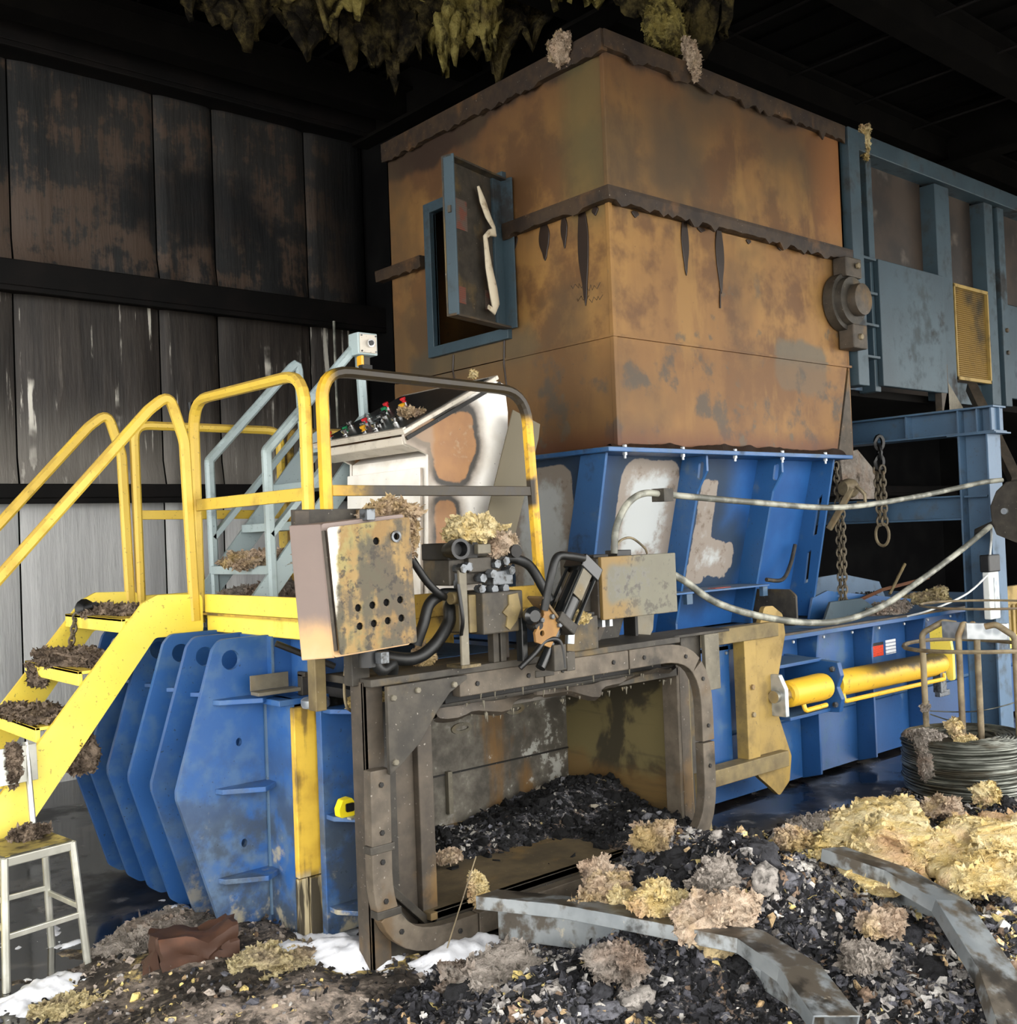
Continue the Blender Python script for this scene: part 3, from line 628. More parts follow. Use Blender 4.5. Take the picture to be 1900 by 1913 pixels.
Mb().box(2.16, 2.40, 3.97, 4.2, .975, 1.0).o('top_ledge', 'blue_rib', bb, bev=.003)
Mb().box(2.10, 2.30, 4.03, 4.10, 1.02, 1.035).box(2.10, 2.28, 4.10, 4.106, 1.035, 1.10).o('angle_bracket', 'bare_steel', bb, bev=.002)
Mb().box(2.30, 2.36, 4.02, 4.06, 1.0, 1.09).box(2.30, 2.32, 4.0, 4.06, 1.08, 1.10).o('clip_bracket', 'char', bb, bev=.002)
Mb().box(2.215, 2.335, 3.95, 3.985, .26, .965).o('wear_strip', 'yellow_wear', bb, bev=.004)
Mb().box(2.215, 2.262, 3.96, 3.985, .0, .255).box(2.268, 2.335, 3.95, 3.985, .0, .255).o('wear_strip', 'yellow_wear', bb, bev=.003)
Mb().box(2.30, 2.62, 3.88, 3.92, .02, .955).o('post_plate', 'blue_rib', bb, bev=.003)
for z in (.50, .12, .94): Mb().prism('z', [(2.31, 3.88), (2.62, 3.88), (2.62, 3.66), (2.42, 3.66), (2.31, 3.82)], z, z+.02).o('post_shelf', 'blue_rib', bb, bev=.003)
Mb().lathe((2.29, 3.90, .965), (2.29, 3.90, 1.005), [(0, .055), (.2, .06), (.8, .06), (1, .05)], 18).o('pin_cap', 'galv', bb, smooth=True)
# chamber
Mb().box(2.62, 4.32, 4.50, 4.53, .12, 1.0).o('chamber_back', 'chamber', bb)
for z in (.40, .72): Mb().box(2.63, 4.30, 4.492, 4.5, z, z+.008).o('chamber_seam', 'char_black', bb)
for (x, z) in ((3.12, .60), (3.52, .63), (3.9, .68)): Mb().prism('y', circ(x, z, .07, 14, .03, 0), 4.490, 4.5, [circ(x, z, .045, 10, .012)]).o('chamber_slot', 'bare_steel', bb)
Mb().box(3.40, 3.43, 4.47, 4.5, .2, .42).o('chamber_cleat', 'bare_steel', bb, bev=.003)
Mb().box(4.30, 4.33, 3.60, 4.52, .12, .97).o('chamber_side', 'chamber_side', bb)
Mb().box(2.55, 2.62, 3.66, 4.52, .12, 1.0).o('chamber_side', 'chamber', bb)
Mb().box(2.55, 4.33, 3.50, 4.52, .11, .14).o('chamber_floor', 'floor_plate', bb, bev=.003)
Mb().box(2.40, 4.62, 3.72, 4.56, .99, 1.03).o('chamber_top', 'char_black', bb)
Mb().box(2.64, 3.4, 3.9, 4.5, 1.03, 1.10).o('top_bulkhead', 'blue_body', bb, bev=.004)
# long side
for (x0, x1) in ((4.42, 5.87), (5.90, 6.53), (6.56, 7.22), (7.25, 8.2), (8.23, 9.6)):
    Mb().box(x0, x1, 3.98, 4.0, .03, .93).o('side_panel', 'blue_body', bb); Mb().prism('x', [(3.98, .40), (3.965, .415), (3.98, .43)], x0+.02, x1-.02).o('panel_crease', 'blue_body', bb)
for x in (5.88, 6.54, 7.23, 8.21):
    Mb().prism('x', [(3.99, .95), (3.83, .95), (3.85, .80), (3.85, .06), (3.99, .02)], x, x+.02).o('stiffener', 'blue_body', bb, bev=.003)
Mb().box(4.42, 9.6, 3.80, 4.6, .945, .972).o('top_flange', 'blue_body', bb, bev=.003)
Mb().box(4.42, 9.6, 4.6, 5.9, .93, .96).o('top_plate', 'blue_body', bb); Mb().box(4.3, 9.6, 5.88, 5.9, .02, .95).o('back_side', 'blue_body', bb); Mb().box(9.58, 9.6, 4.0, 5.9, .02, .95).o('tail_plate', 'blue_body', bb)
Mb().box(5.0, 9.6, 3.805, 3.83, .972, .985).o('top_lip', 'char_brown', bb)
Mb().box(6.745, 6.91, 3.976, 3.98, .70, .775).o('warning_label', 'sticker_red', bb, label='orange-red warning label'); Mb().box(6.745, 6.91, 3.975, 3.979, .777, .795).o('warning_label', 'sticker_black', bb)
Mb().box(6.945, 7.08, 3.976, 3.98, .755, .80).o('warning_label', 'sticker_white', bb, label='white warning label'); Mb().box(6.945, 7.08, 3.976, 3.98, .70, .752).o('warning_label', 'sticker_white', bb)
for i in range(14): Mb().hexbolt((4.9+i*.33, 3.80, .93), (0, -1, 0), .010, .01).o('bolt', 'galv', bb)
# guide plates and clutter on the deck of the body
Mb().prism('y', [(6.5, .96), (6.56, 1.12), (6.75, 1.16), (8.1, 1.0), (8.1, .96)], 4.30, 4.32).o('guide_plate', 'blue', bb, bev=.003)
Mb().prism('y', [(7.0, .96), (7.4, 1.2), (7.9, 1.22), (8.5, 1.12), (8.6, .96)], 4.9, 4.92).o('guide_plate', 'frame_blue', bb, bev=.003)
Mb().prism('y', [(6.4, .96), (6.5, 1.1), (6.9, 1.1), (7.2, .96)], 4.12, 4.14).o('guide_plate', 'conv_blue', bb, bev=.003)
# ------------------------------------------------------------------ burnt bale door frame
df = thing('bale_door_frame', 'burnt grey-brown bale door frame with rounded ring around the chamber mouth', 'door frame', (3.3, 3.55, 0))
Mb().box(2.245, 2.262, 3.47, 3.56, 0, 1.105).box(2.245, 2.335, 3.47, 3.485, 0, 1.105).o('jamb_angle', 'char_brown', df, bev=.003)
pl = [(2.265, 0), (2.90, 0), (2.90, .03), (2.60, .05), (2.45, .12), (2.36, .25), (2.335, .42), (2.265, .42)]
Mb().prism('y', pl, 3.485, 3.50).o('corner_plate', 'char', df)
# ring in bolted segments
rx0, rx1, rz0, rz1, rr = 2.262, 4.235, .075, 1.045, .30
ringp = fillet([(rx0+.012, 3.45, .78), (rx0, 3.45, rz0), ((rx0+rx1)/2, 3.45, rz0), (rx1, 3.45, rz0), (rx1, 3.45, rz1), ((rx0+rx1)/2, 3.45, rz1), (rx0, 3.45, rz1), (rx0, 3.45, .78)], rr, 8)
L = [0]
for a, b in zip(ringp[:-1], ringp[1:]): L.append(L[-1]+(b-a).length)
def at_len(t):
    for i in range(len(L)-1):
        if L[i+1] >= t: return ringp[i].lerp(ringp[i+1], (t-L[i])/(L[i+1]-L[i]+1e-9))
    return ringp[-1]
cuts = [0, .30, .55, 1.05, 1.75, 2.35, 2.95, 3.35, 3.86, 4.4, L[-1]-.62]
for a, b in zip(cuts[:-1], cuts[1:]):
    n = max(3, int((b-a)/.05)); pts = [at_len(a+.004+(b-a-.008)*i/n) for i in range(n+1)]
    sg = Mb().sweep(pts, [(-.045, -.04), (.045, -.04), (.045, .012), (-.045, .012)], (0, 1, 0)).o('ring_segment', 'burnt_ring', df, bev=.004)
    mid = at_len((a+b)/2)
    for k in range(2):
        q = at_len(a+(b-a)*(.2+.6*k)); Mb().hexbolt((q.x, 3.412, q.z), (0, -1, 0), .011, .009).o('bolt', 'char_black', sg)
for t in (.30, .55, 4.4):
    q = at_len(t); Mb().obox((q.x, 3.43, q.z), .11, .05, .03).o('joint_clamp', 'char', df, bev=.003)
# corner gusset with bolts
arc = [(2.30, .755), (2.36, .79), (2.45, .86), (2.53, .96), (2.60, 1.03), (2.69, 1.075)]
gp = Mb().prism('y', [(2.30, 1.09), (2.30, .755)]+arc[1:]+[(2.69, 1.09)], 3.385, 3.405).o('corner_gusset', 'char', df, bev=.002)
for (x, z) in ((2.325, 1.045), (2.325, .80), (2.44, 1.06), (2.62, 1.06)): Mb().hexbolt((x, 3.385, z), (0, -1, 0), .013, .012).o('bolt', 'bare_steel', gp)
Mb().box(2.25, 4.06, 3.42, 3.75, 1.088, 1.118).o('head_beam', 'char', df, bev=.004)
Mb().box(2.70, 4.06, 3.55, 3.62, .955, 1.088).o('head_plate', 'char_black', df, bev=.003)
Mb().box(2.262, 2.445, 3.56, 3.58, .05, 1.0).o('jamb_panel', 'char', df); Mb().box(2.455, 2.55, 3.585, 3.61, .05, .985).o('jamb_panel', 'char_brown', df, bev=.003)
Mb().box(2.55, 2.625, 3.55, 3.68, .10, .955).o('inner_jamb', 'char_brown', df, bev=.005)
Mb().box(2.55, 4.2, 3.56, 3.60, .90, .955).o('inner_header', 'char', df, bev=.003)
# buckled sheet hanging below the header
v = []; n = 40
for i in range(n+1):
    x = 2.62+1.56*i/n; w = .03*math.sin(i*.5)+.02*math.sin(i*1.3); zb = .90-.02*math.sin(i*.33)-.012*math.sin(i*.9)+(.045 if i > 26 else 0)*((i-26)/14)
    v += [(x, 3.52+w*.5, .945), (x, 3.50+w, zb+.02), (x, 3.53+w, zb)]
Mb().add(v, [(i*3+k, (i+1)*3+k, (i+1)*3+k+1, i*3+k+1) for i in range(n) for k in range(2)]).o('buckled_strip', 'char_brown', df, smooth=True)
Mb().box(4.185, 4.205, 3.56, 3.66, .08, .95).o('inner_jamb', 'burnt_ring', df, bev=.003); Mb().box(4.235, 4.31, 3.585, 3.61, .05, 1.0).o('jamb_panel', 'char_brown', df, bev=.003)
Mb().bar((2.30, 3.53, .35), (2.60, 3.56, .06), .03, .05, (0, 1, 0)).o('corner_brace', 'char', df, bev=.003)
Mb().box(2.58, 4.2, 3.50, 3.53, .10, .14).o('sill', 'char', df, bev=.003); Mb().box(2.50, 4.2, 3.44, 3.50, .05, .075).o('sill', 'char_brown', df, bev=.003)
Mb().obox((3.30, 3.46, .095), 1.3, .05, .02).o('sill_strip', 'tan_soot', df, bev=.002)
tag(Mb().bar((4.20, 3.42, .05), (4.27, 3.50, .40), .09, .018, (0, 1, 0)).o('charred_board', 'tan_soot', bev=.003), 'narrow scorched board leaning inside the right end of the door ring', 'board')
m = Mb(); r = random.Random(8)
for i in range(70):
    x = r.uniform(2.75, 4.1); z = r.choice((1.0, .955, .905, .90)); l = r.uniform(.01, .05)*r.random(); y = 3.44 if z > .96 else 3.50
    m.cyl((x, y, z), (x+r.uniform(-.004, .004), y, z-l), .006, 5, .001)
m.o('soot_drips', 'bare_steel', df, kind='stuff')

# ------------------------------------------------------------------ work platform with stairs
def f_railb(g):
    n = g.n(6, 5, off=2); n2 = g.n(25, 5, off=5)
    c = g.mix('ddb02a', 'c69a2c', g.ss(n, .4, .6)); s = g.ss(g.z+n*.12, 2.22, 2.31)*g.ss(g.x, 2.30, 2.38)
    s2 = g.ss(g.x+n*.3, 2.5, 2.75)*g.ss(g.z, 1.93, 1.90)*g.ss(g.z, 1.76, 1.80)*g.ss(g.x, 3.485, 3.45)
    c = g.mix(c, '8a6a34', g.ss(n2, .5, .62)*g.ss(g.x, 2.34, 2.6)*.6); c = g.mix(c, '181716', s.mx(s2)*.97); c = g.mix(c, '352e28', g.ss(n2, .5, .66)*s.mx(s2)*.5)
    return dict(c=c, r=.5)
mat('rail_burnt', f_railb)
wp = thing('work_platform', 'yellow steel work platform with stairs and bent-tube railings', 'platform', (2.4, 4.6, 0))
st = fil2([(2.22, 1.424), (2.0, 1.433), (1.93, 1.40), (.76, 0.0), (1.035, 0), (1.985, 1.238), (2.22, 1.234)], .03)
s1 = Mb().prism('y', st, 4.79, 4.81).o('stringer', 'yellow', wp, bev=.003); rep(s1, 0, .78, 0)
Mb().box(1.0, 2.2, 4.81, 4.84, 0, .01) 
tz = [(1.86, 1.335), (1.66, 1.12), (1.475, .90), (1.29, .68), (1.105, .46), (.92, .24)]
for x, z in tz: Mb().box(x-.02, x+.235, 4.815, 5.565, z-.015, z).box(x-.02, x, 4.815, 5.565, z-.065, z).o('tread', 'yellow', wp, bev=.003)
def hrail(y):
    return fillet([(.86, y, .32), (.86, y, 1.04), (1.99, y, 2.29), (2.09, y, 2.37), (2.16, y, 2.15), (2.185, y, 1.30)], [0, .1, .15, .08, .2, 0], 6)
h1 = Mb().rail(hrail(4.80), .038, .05, (0, 0, 1)).o('handrail', 'yellow_rail', wp); rep(h1, 0, .78, 0)
Mb().rail(fillet([(2.255, 4.90, 1.28), (2.255, 4.90, 2.36), (2.265, 3.86, 2.35), (2.265, 3.86, 1.28)], .15, 6), .045, .05, (1, 0, 0)).o('guard_rail', 'yellow_rail', wp)
Mb().bar((2.255, 4.88, 1.85), (2.265, 3.88, 1.85), .02, .055).o('mid_rail', 'yellow_rail', wp, bev=.003)
Mb().rail(fillet([(2.32, 3.80, 1.26), (2.31, 3.80, 2.36), (3.44, 3.80, 2.335), (3.50, 3.80, 1.20)], [0, .13, .17, 0], 7), .045, .055, (0, 1, 0)).o('guard_rail', 'rail_burnt', wp)
Mb().bar((2.34, 3.80, 1.86), (3.48, 3.80, 1.855), .025, .045).o('mid_rail', 'rail_burnt', wp, bev=.003)
Mb().rail(fillet([(2.24, 5.58, 1.28), (2.23, 5.58, 2.31), (3.10, 5.58, 2.31), (3.10, 5.58, 1.28)], .08, 5), .045, .05, (0, 1, 0)).o('guard_rail', 'yellow_rail', wp)
Mb().bar((2.24, 5.58, 1.83), (3.1, 5.58, 1.82), .02, .05).o('mid_rail', 'yellow_rail', wp, bev=.003)
Mb().rail(fillet([(3.16, 5.58, 1.28), (3.16, 5.58, 2.31), (4.05, 5.58, 2.31), (4.05, 5.58, 1.28)], .08, 5), .045, .05, (0, 1, 0)).o('guard_rail', 'yellow_soot', wp)
Mb().box(2.22, 3.52, 3.80, 5.6, 1.325, 1.335).o('deck_plate', 'yellow_soot', wp); Mb().box(3.52, 4.25, 4.65, 5.6, 1.325, 1.335).o('deck_plate', 'yellow_soot', wp)
Mb().box(2.235, 2.25, 3.78, 4.80, 1.335, 1.422).o('toe_board', 'yellow', wp, bev=.003)
Mb().box(2.245, 2.262, 3.79, 4.80, 1.245, 1.335).box(2.245, 2.30, 3.79, 4.80, 1.245, 1.252).o('edge_channel', 'yellow', wp, bev=.003)
Mb().box(2.24, 3.53, 3.775, 3.79, 1.30, 1.405).o('toe_board', 'yellow_soot', wp, bev=.003); Mb().box(2.24, 3.53, 3.785, 3.80, 1.21, 1.30).o('edge_channel', 'yellow_soot', wp, bev=.003)
Mb().box(2.22, 4.25, 5.58, 5.6, 1.25, 1.40).o('toe_board', 'yellow', wp, bev=.003)
Mb().prism('y', circ(2.62, 1.42, .05, 14), 5.57, 5.58, [circ(2.62, 1.425, .02, 10)]).o('lift_eye', 'yellow', wp)
for (x, y) in ((2.3, 5.5), (4.2, 5.5), (3.45, 4.7)): Mb().box(x-.04, x+.04, y-.04, y+.04, 0, 1.325).o('leg', 'yellow_soot', wp)
Mb().box(2.175, 2.225, 3.70, 3.76, .98, 1.30).o('corner_post', 'tan_soot', wp, bev=.004)
# charred fibre lying on the treads, one heap per tread
def heap(name, mt, c, s, seed, sub=4, amp=.45, fr=3.0, flat=-.6, rot=0, **kw):
    bm = bmesh.new(); bmesh.ops.create_icosphere(bm, subdivisions=sub, radius=1.0)
    P = np.array([v.co[:] for v in bm.verts]); F = [tuple(v.index for v in f.verts) for f in bm.faces]; bm.free()
    o = seed*7.31
    W_ = np.stack([fbm(P[:, 0]*1.1+o+k*13.7, P[:, 1]*1.1+o*.6, P[:, 2]*1.1+k*4.1, 3)-.5 for k in range(3)], 1)*1.5
    d = 1+amp*(fbm(P[:, 0]*fr*.6+o, P[:, 1]*fr*.6+o*.7, P[:, 2]*fr*.6+o*1.3, 3, .6)-.5)*2+.30*(.72-(1-np.abs(fbm(P[:, 0]*fr*2.6+o, P[:, 1]*fr*2.6, P[:, 2]*fr*2.6+o, 5, .7)*2-1)))
    P = P*d[:, None]+W_*min(1.1, amp*2.0); P[:, 2] = np.maximum(P[:, 2], flat)
    P = P*np.array(s); cr, sr = math.cos(rot), math.sin(rot); P = np.stack([P[:, 0]*cr-P[:, 1]*sr, P[:, 0]*sr+P[:, 1]*cr, P[:, 2]], 1)+np.array(c)
    ob = Mb().add(P.tolist(), F).o(name, mt, smooth=True, ang=180, **kw)
    r_ = np.random.RandomState(seed); Fi = np.array(F); nf = int(min(3500, 500+22000*max(s)**1.2)); fi = r_.randint(0, len(Fi), nf); A_, B_, C_ = P[Fi[fi, 0]], P[Fi[fi, 1]], P[Fi[fi, 2]]
    u_ = r_.rand(nf, 1); w_ = r_.rand(nf, 1)*(1-u_); Q_ = A_+(B_-A_)*u_+(C_-A_)*w_; N_ = np.cross(B_-A_, C_-A_); N_ /= np.linalg.norm(N_, axis=1, keepdims=True)+1e-9
    D_ = N_*.12+r_.randn(nf, 3)*.6; D_ /= np.linalg.norm(D_, axis=1, keepdims=True); ln = (.008+.022*r_.rand(nf, 1)**2.5)*min(1.0, max(s)/.10+.25); sdv = np.cross(D_, r_.randn(nf, 3)); sdv /= np.linalg.norm(sdv, axis=1, keepdims=True)+1e-9; wd = ln*(.2+.35*r_.rand(nf, 1))
    M_ = Q_+D_*ln*.5+N_*ln*.1; VV = np.stack([Q_-sdv*wd-N_*.004, Q_+sdv*wd-N_*.004, M_+sdv*wd*.8, M_-sdv*wd*.8, Q_+D_*ln+r_.randn(nf, 3)*.003], 1).reshape(-1, 3); b_ = np.arange(nf)*5
    FF = [(int(k), int(k)+1, int(k)+2, int(k)+3) for k in b_]+[(int(k)+3, int(k)+2, int(k)+4) for k in b_]
    me_ = bpy.data.meshes.new('fibres'); me_.from_pydata(VV.tolist(), [], FF); me_.materials.append(MT[mt]); fo = bpy.data.objects.new('fibres', me_); COL.objects.link(fo); fo.parent = ob; fo['kind'] = 'stuff'
    return ob
def insul(c, s, seed, label, mt='insulation', sub=4, amp=.45, fr=3.0, flat=-.6, rot=0, group=None, name='insulation_clump'):
    return tag(heap(name, mt, c, s, seed, sub, amp, fr, flat, rot), label, 'insulation', group)
insul((1.97, 5.24, 1.345), (.10, .28, .035), 1, 'grey charred fibre heap on the top yellow stair tread', 'fibre', name='fibre_heap')
insul((1.76, 5.22, 1.14), (.12, .30, .05), 2, 'grey charred fibre heap on the second yellow stair tread', 'fibre', name='fibre_heap')
insul((1.55, 5.15, .91), (.13, .32, .035), 3, 'grey charred fibre heap on the third yellow stair tread', 'fibre', name='fibre_heap')
insul((1.66, 5.42, 1.06), (.03, .10, .07), 4, 'shaggy fibre tuft hanging over the second stair tread edge', 'fibre', name='fibre_tuft')
insul((1.66, 4.86, .74), (.06, .07, .11), 6, 'grey fibre tuft caught beneath the near yellow stringer', 'fibre', name='fibre_tuft')
def chainlinks(p, q, n, r=.010, lr=.020, ll=.034):
    m = Mb(); p = Vector(p); q = Vector(q); t = (q-p).normalized(); a = t.orthogonal().normalized(); b = t.cross(a)
    for i in range(n):
        c = p.lerp(q, (i+.5)/n); u = a if i % 2 else b; h = (q-p).length/n*.72
        path = [c+t*(math.sin(2*math.pi*k/12)*h)+u*(math.cos(2*math.pi*k/12)*lr*.6) for k in range(12)]
        m.sweep(path, circ(0, 0, r*.55, 5), a+b, True)
    return m
tag(chainlinks((1.84, 5.40, 1.34), (1.80, 5.40, 1.14), 7, .012, .022).o('chain', 'chain', smooth=True), 'short rusty chain hanging between the upper stair treads', 'chain')
tag(Mb().lathe((1.88, 5.42, 1.36), (1.90, 5.30, 1.38), [(0, .045), (.15, .05), (.3, .02), (1, .018)], 12).o('chain_fastener', 'rubber', smooth=True), 'black round fastener lying on the top stair tread', 'fastener')

# ------------------------------------------------------------------ grey access ladder
gl = thing('access_ladder', 'pale grey steel ship ladder rising from the platform to the hopper door', 'ladder', (2.9, 5.2, 1.33))
def gr(y):
    return [[(2.625, y, 1.335), (2.615, y, 2.12), (3.19, y, 2.72), (3.225, y, 1.9)], [(2.62, y, 1.69), (3.215, y, 2.33)]]
for y in (4.85, 5.50):
    a, b = gr(y)
    Mb().rail(fillet(a, .025, 3), .05, .045, (0, 1, 0)).o('handrail', 'grey_paint', gl)
    Mb().bar(b[0], b[1], .03, .045, (0, 1, 0)).o('knee_rail', 'grey_paint', gl, bev=.003)
    Mb().prism('y', [(2.46, 1.335), (2.60, 1.335), (3.30, 2.15), (3.30, 2.31), (3.24, 2.27)], y-.01, y+.01).o('stringer', 'grey_paint', gl, bev=.003)
for i in range(4):
    x, z = 2.60+.19*i, 1.54+.222*i; Mb().box(x, x+.2, 4.86, 5.49, z-.045, z).o('tread', 'grey_paint', gl, bev=.003)
Mb().bar((3.225, 4.85, 1.9), (3.25, 4.85, 1.34), .05, .045, (0, 1, 0)).o('leg', 'grey_paint', gl, bev=.003)
Mb().bar((3.225, 5.50, 1.9), (3.25, 5.50, 1.34), .05, .045, (0, 1, 0)).o('leg', 'grey_paint', gl, bev=.003)
insul((2.70, 5.15, 1.56), (.15, .26, .05), 11, 'brown and cream insulation clump on the lowest ladder tread', 'insulation_pink')
insul((2.82, 5.30, 1.36), (.18, .2, .08), 12, 'pale insulation clump under the lowest ladder tread', 'insulation_grey')
pb = thing('push_button_box', 'small pale grey push-button box on top of the ladder post', 'switch box', (3.20, 4.84, 2.66))
Mb().box(3.13, 3.255, 4.765, 4.86, 2.64, 2.76).o('housing', 'grey_paint', pb, bev=.006)
Mb().box(3.14, 3.245, 4.757, 4.766, 2.65, 2.75).o('lid', 'console_trim', pb, bev=.003)
Mb().cyl((3.195, 4.757, 2.70), (3.195, 4.735, 2.70), .022, 18).o('button_collar', 'chrome', pb, smooth=True); Mb().cyl((3.195, 4.74, 2.70), (3.195, 4.73, 2.70), .014, 14).o('button', 'dark_cap', pb, smooth=True)
for x in (3.148, 3.238):
    for z in (2.658, 2.742): Mb().cyl((x, 4.757, z), (x, 4.752, z), .005, 8).o('screw', 'fitting', pb)
sb = thing('switch_block', 'small yellow and black switch block on the burnt top rail', 'switch box', (2.53, 3.82, 2.39))
Mb().box(2.505, 2.518, 3.79, 3.83, 2.39, 2.435).o('front_cap', 'amber', sb, bev=.004); Mb().box(2.518, 2.55, 3.792, 3.828, 2.393, 2.432).o('housing', 'char', sb, bev=.004); Mb().box(2.505, 2.555, 3.785, 3.815, 2.375, 2.394).o('foot', 'char_black', sb)

# ------------------------------------------------------------------ control console
cs = thing('control_console', 'white scorched operator console with sloping black button panel', 'console', (3.2, 4.4, 1.335))
prof = [(3.005, 1.336), (3.035, 2.045), (2.912, 2.092), (2.898, 2.135), (3.475, 2.425), (3.535, 2.41), (3.55, 2.27), (3.50, 1.336)]
Mb().prism('y', prof, 4.055, 4.075).o('side_panel', 'console', cs, bev=.003); Mb().prism('y', prof, 4.72, 4.74).o('side_panel', 'console', cs, bev=.003)
Mb().prism('y', [(3.012, 1.336), (3.04, 2.04), (3.45, 2.3), (3.50, 1.336)], 4.075, 4.72).o('cabinet', 'console', cs)
dr = Mb().prism('y', [(2.985, 1.345), (3.004, 1.345), (3.03, 1.985), (3.011, 1.985)], 4.09, 4.73).o('cabinet_door', 'console', cs, bev=.004)
Mb().prism('y', [(2.905, 2.09), (2.905, 2.13), (3.0, 2.13), (3.0, 2.06)], 4.076, 4.84).o('desk_edge', 'console_trim', cs, bev=.005)
sl = Vector((3.475-2.898, 0, 2.425-2.135)); sl.normalize(); nu = Vector((-sl.z, 0, sl.x))
def pan(s, y, h): 
    p = Vector((2.898, 0, 2.135))+sl*s+nu*h; return (p.x, y, p.z)
def slab(s0, s1, y0, y1, h0, h1): 
    v = [pan(s, y, h) for s in (s0, s1) for y in (y0, y1) for h in (h0, h1)]
    return Mb().add(v, [(0, 1, 3, 2), (4, 6, 7, 5), (0, 4, 5, 1), (2, 3, 7, 6), (0, 2, 6, 4), (1, 5, 7, 3)])
slab(0, .665, 4.045, 4.86, .0, .022).o('panel_frame', 'console_trim', cs, bev=.004)
slab(.02, .625, 4.075, 4.84, .0222, .026).o('button_panel', 'panel_black', cs)
slab(.0, .66, 4.04, 4.05, -.03, -.012).o('drip_channel', 'char_black', cs)
slab(.0, .02, 4.045, 4.86, .022, .03).o('panel_hinge', 'console_trim', cs)
rr_ = random.Random(12); bts = [(.05, 4.76, 'red', .022), (.05, 4.60, 'chrome', .014), (.10, 4.66, 'green', .013), (.12, 4.52, 'chrome', .014), (.06, 4.44, 'amber', .014), (.06, 4.34, 'chrome', .014), (.13, 4.40, 'dark_cap', .016), (.13, 4.72, 'dark_cap', .015), (.19, 4.60, 'red', .014), (.19, 4.46, 'chrome', .014), (.19, 4.74, 'chrome', .014), (.26, 4.66, 'chrome', .013), (.26, 4.52, 'dark_cap', .015), (.33, 4.60, 'green', .015), (.33, 4.44, 'amber', .016), (.10, 4.22, 'chrome', .014), (.42, 4.70, 'red', .014), (.45, 4.58, 'red', .014), (.20, 4.30, 'dark_cap', .015)]
for s, y, mt, r in bts:
    b = Mb().lathe(pan(s, y, .026), pan(s, y, .062), [(0, r*1.1), (.3, r*1.1), (.32, r*.7), (.6, r*.75), (.65, r*1.15), (.95, r*1.2), (1, r)], 12).o('button', mt, cs, smooth=True)
    Mb().cyl(pan(s, y, .026), pan(s, y, .036), r*1.3, 14).o('button_collar', 'chrome', b, smooth=True)
insul(pan(.18, 4.17, .045), (.07, .05, .02), 13, 'brown insulation scrap on the console button panel', 'insulation_pink', sub=3, name='insulation_scrap')
insul(pan(.50, 4.02, .09), (.02, .02, .02), 14, 'tiny yellow insulation scrap on the burnt top rail', 'insulation', sub=3, name='insulation_scrap')
# loose olive plate standing in front of the console
v = [(3.50, 3.90, 2.275), (3.66, 3.90, 2.22), (3.655, 3.90, 2.12), (3.37, 3.96, 1.36), (3.17, 3.96, 1.36)]
tag(Mb().prism('y', [(3.505, 2.27), (3.685, 2.205), (3.67, 2.13), (3.40, 1.42), (3.19, 1.42)], 3.965, 3.972).o('loose_plate', 'plate_olive', bev=.001), 'flat olive-grey metal plate leaning against the white console side', 'plate')
# ------------------------------------------------------------------ burnt electrical enclosure
en = thing('electrical_enclosure', 'burnt ochre electrical enclosure with two rows of punched holes hanging on the frame', 'electrical box', (2.2, 3.45, 1.22))
front = fil2([(2.04, 1.70), (2.405, 1.733), (2.419, 1.25), (2.075, 1.235)], .012)
def enp(u, w):
    a = Vector((2.04, 1.70)); b = Vector((2.405, 1.733)); c = Vector((2.419, 1.25)); d = Vector((2.075, 1.235)); p = a*(1-u)*(1-w)+b*u*(1-w)+c*u*w+d*(1-u)*w; return p.x, p.y
hs = []
for (u, w) in ((.56, .155), (.80, .14)): x, z = enp(u, w); hs.append(circ(x, z, .015, 8))
for w in (.655, .80):
    for u in (.27, .45, .63, .81): x, z = enp(u, w-.02*(u-.27)); hs.append(circ(x, z, .0145, 8))
ed = Mb().prism('y', front, 3.345, 3.352, hs).o('door', 'enc_face', en, bev=.004)
x, z = enp(.80, .14); Mb().prism('y', circ(x, z, .022, 16), 3.336, 3.345, [circ(x, z, .0135, 16)]).o('hole_grommet', 'fitting', ed)
Mb().prism('y', fil2([(2.035, 1.715), (2.40, 1.745), (2.41, 1.24), (2.07, 1.225)], .012), 3.38, 3.395).o('body_lip', 'enc_side', en)
v = [(2.035, 3.39, 1.715), (2.075, 3.39, 1.222), (2.41, 3.39, 1.24), (2.40, 3.39, 1.745), (2.0, 3.56, 1.715), (2.035, 3.56, 1.205), (2.42, 3.56, 1.24), (2.41, 3.56, 1.745)]
Mb().add(v, [(0, 1, 5, 4), (1, 2, 6, 5), (2, 3, 7, 6), (3, 0, 4, 7), (4, 5, 6, 7)]).o('body', 'enc_side', en, bev=.006)
Mb().prism('y', [(2.055, 1.69), (2.395, 1.72), (2.405, 1.26), (2.09, 1.25)], 3.366, 3.37).o('inner_shade_sheet', 'void', en)  # black sheet close behind the door holes, shade inside the box put into colour
Mb().tube([(2.037, 3.372, 1.69), (2.073, 3.372, 1.25)], .008, 8).o('hinge', 'char_brown', en)
for (a, b) in (((2.23, 1.745), .03), ((2.27, 1.205), .03)): Mb().box(a[0]-.018, a[0]+.018, 3.345, 3.40, a[1]-.022, a[1]+.022).o('latch', 'fitting', en, bev=.003)
Mb().box(2.02, 2.42, 3.56, 3.575, 1.69, 1.775).o('mount_rail', 'char', en, bev=.002); Mb().box(2.02, 2.08, 3.54, 3.56, 1.70, 1.77).o('mount_lug', 'char_brown', en, bev=.002); Mb().box(2.30, 2.36, 3.54, 3.56, 1.70, 1.77).o('mount_lug', 'char_brown', en, bev=.002)
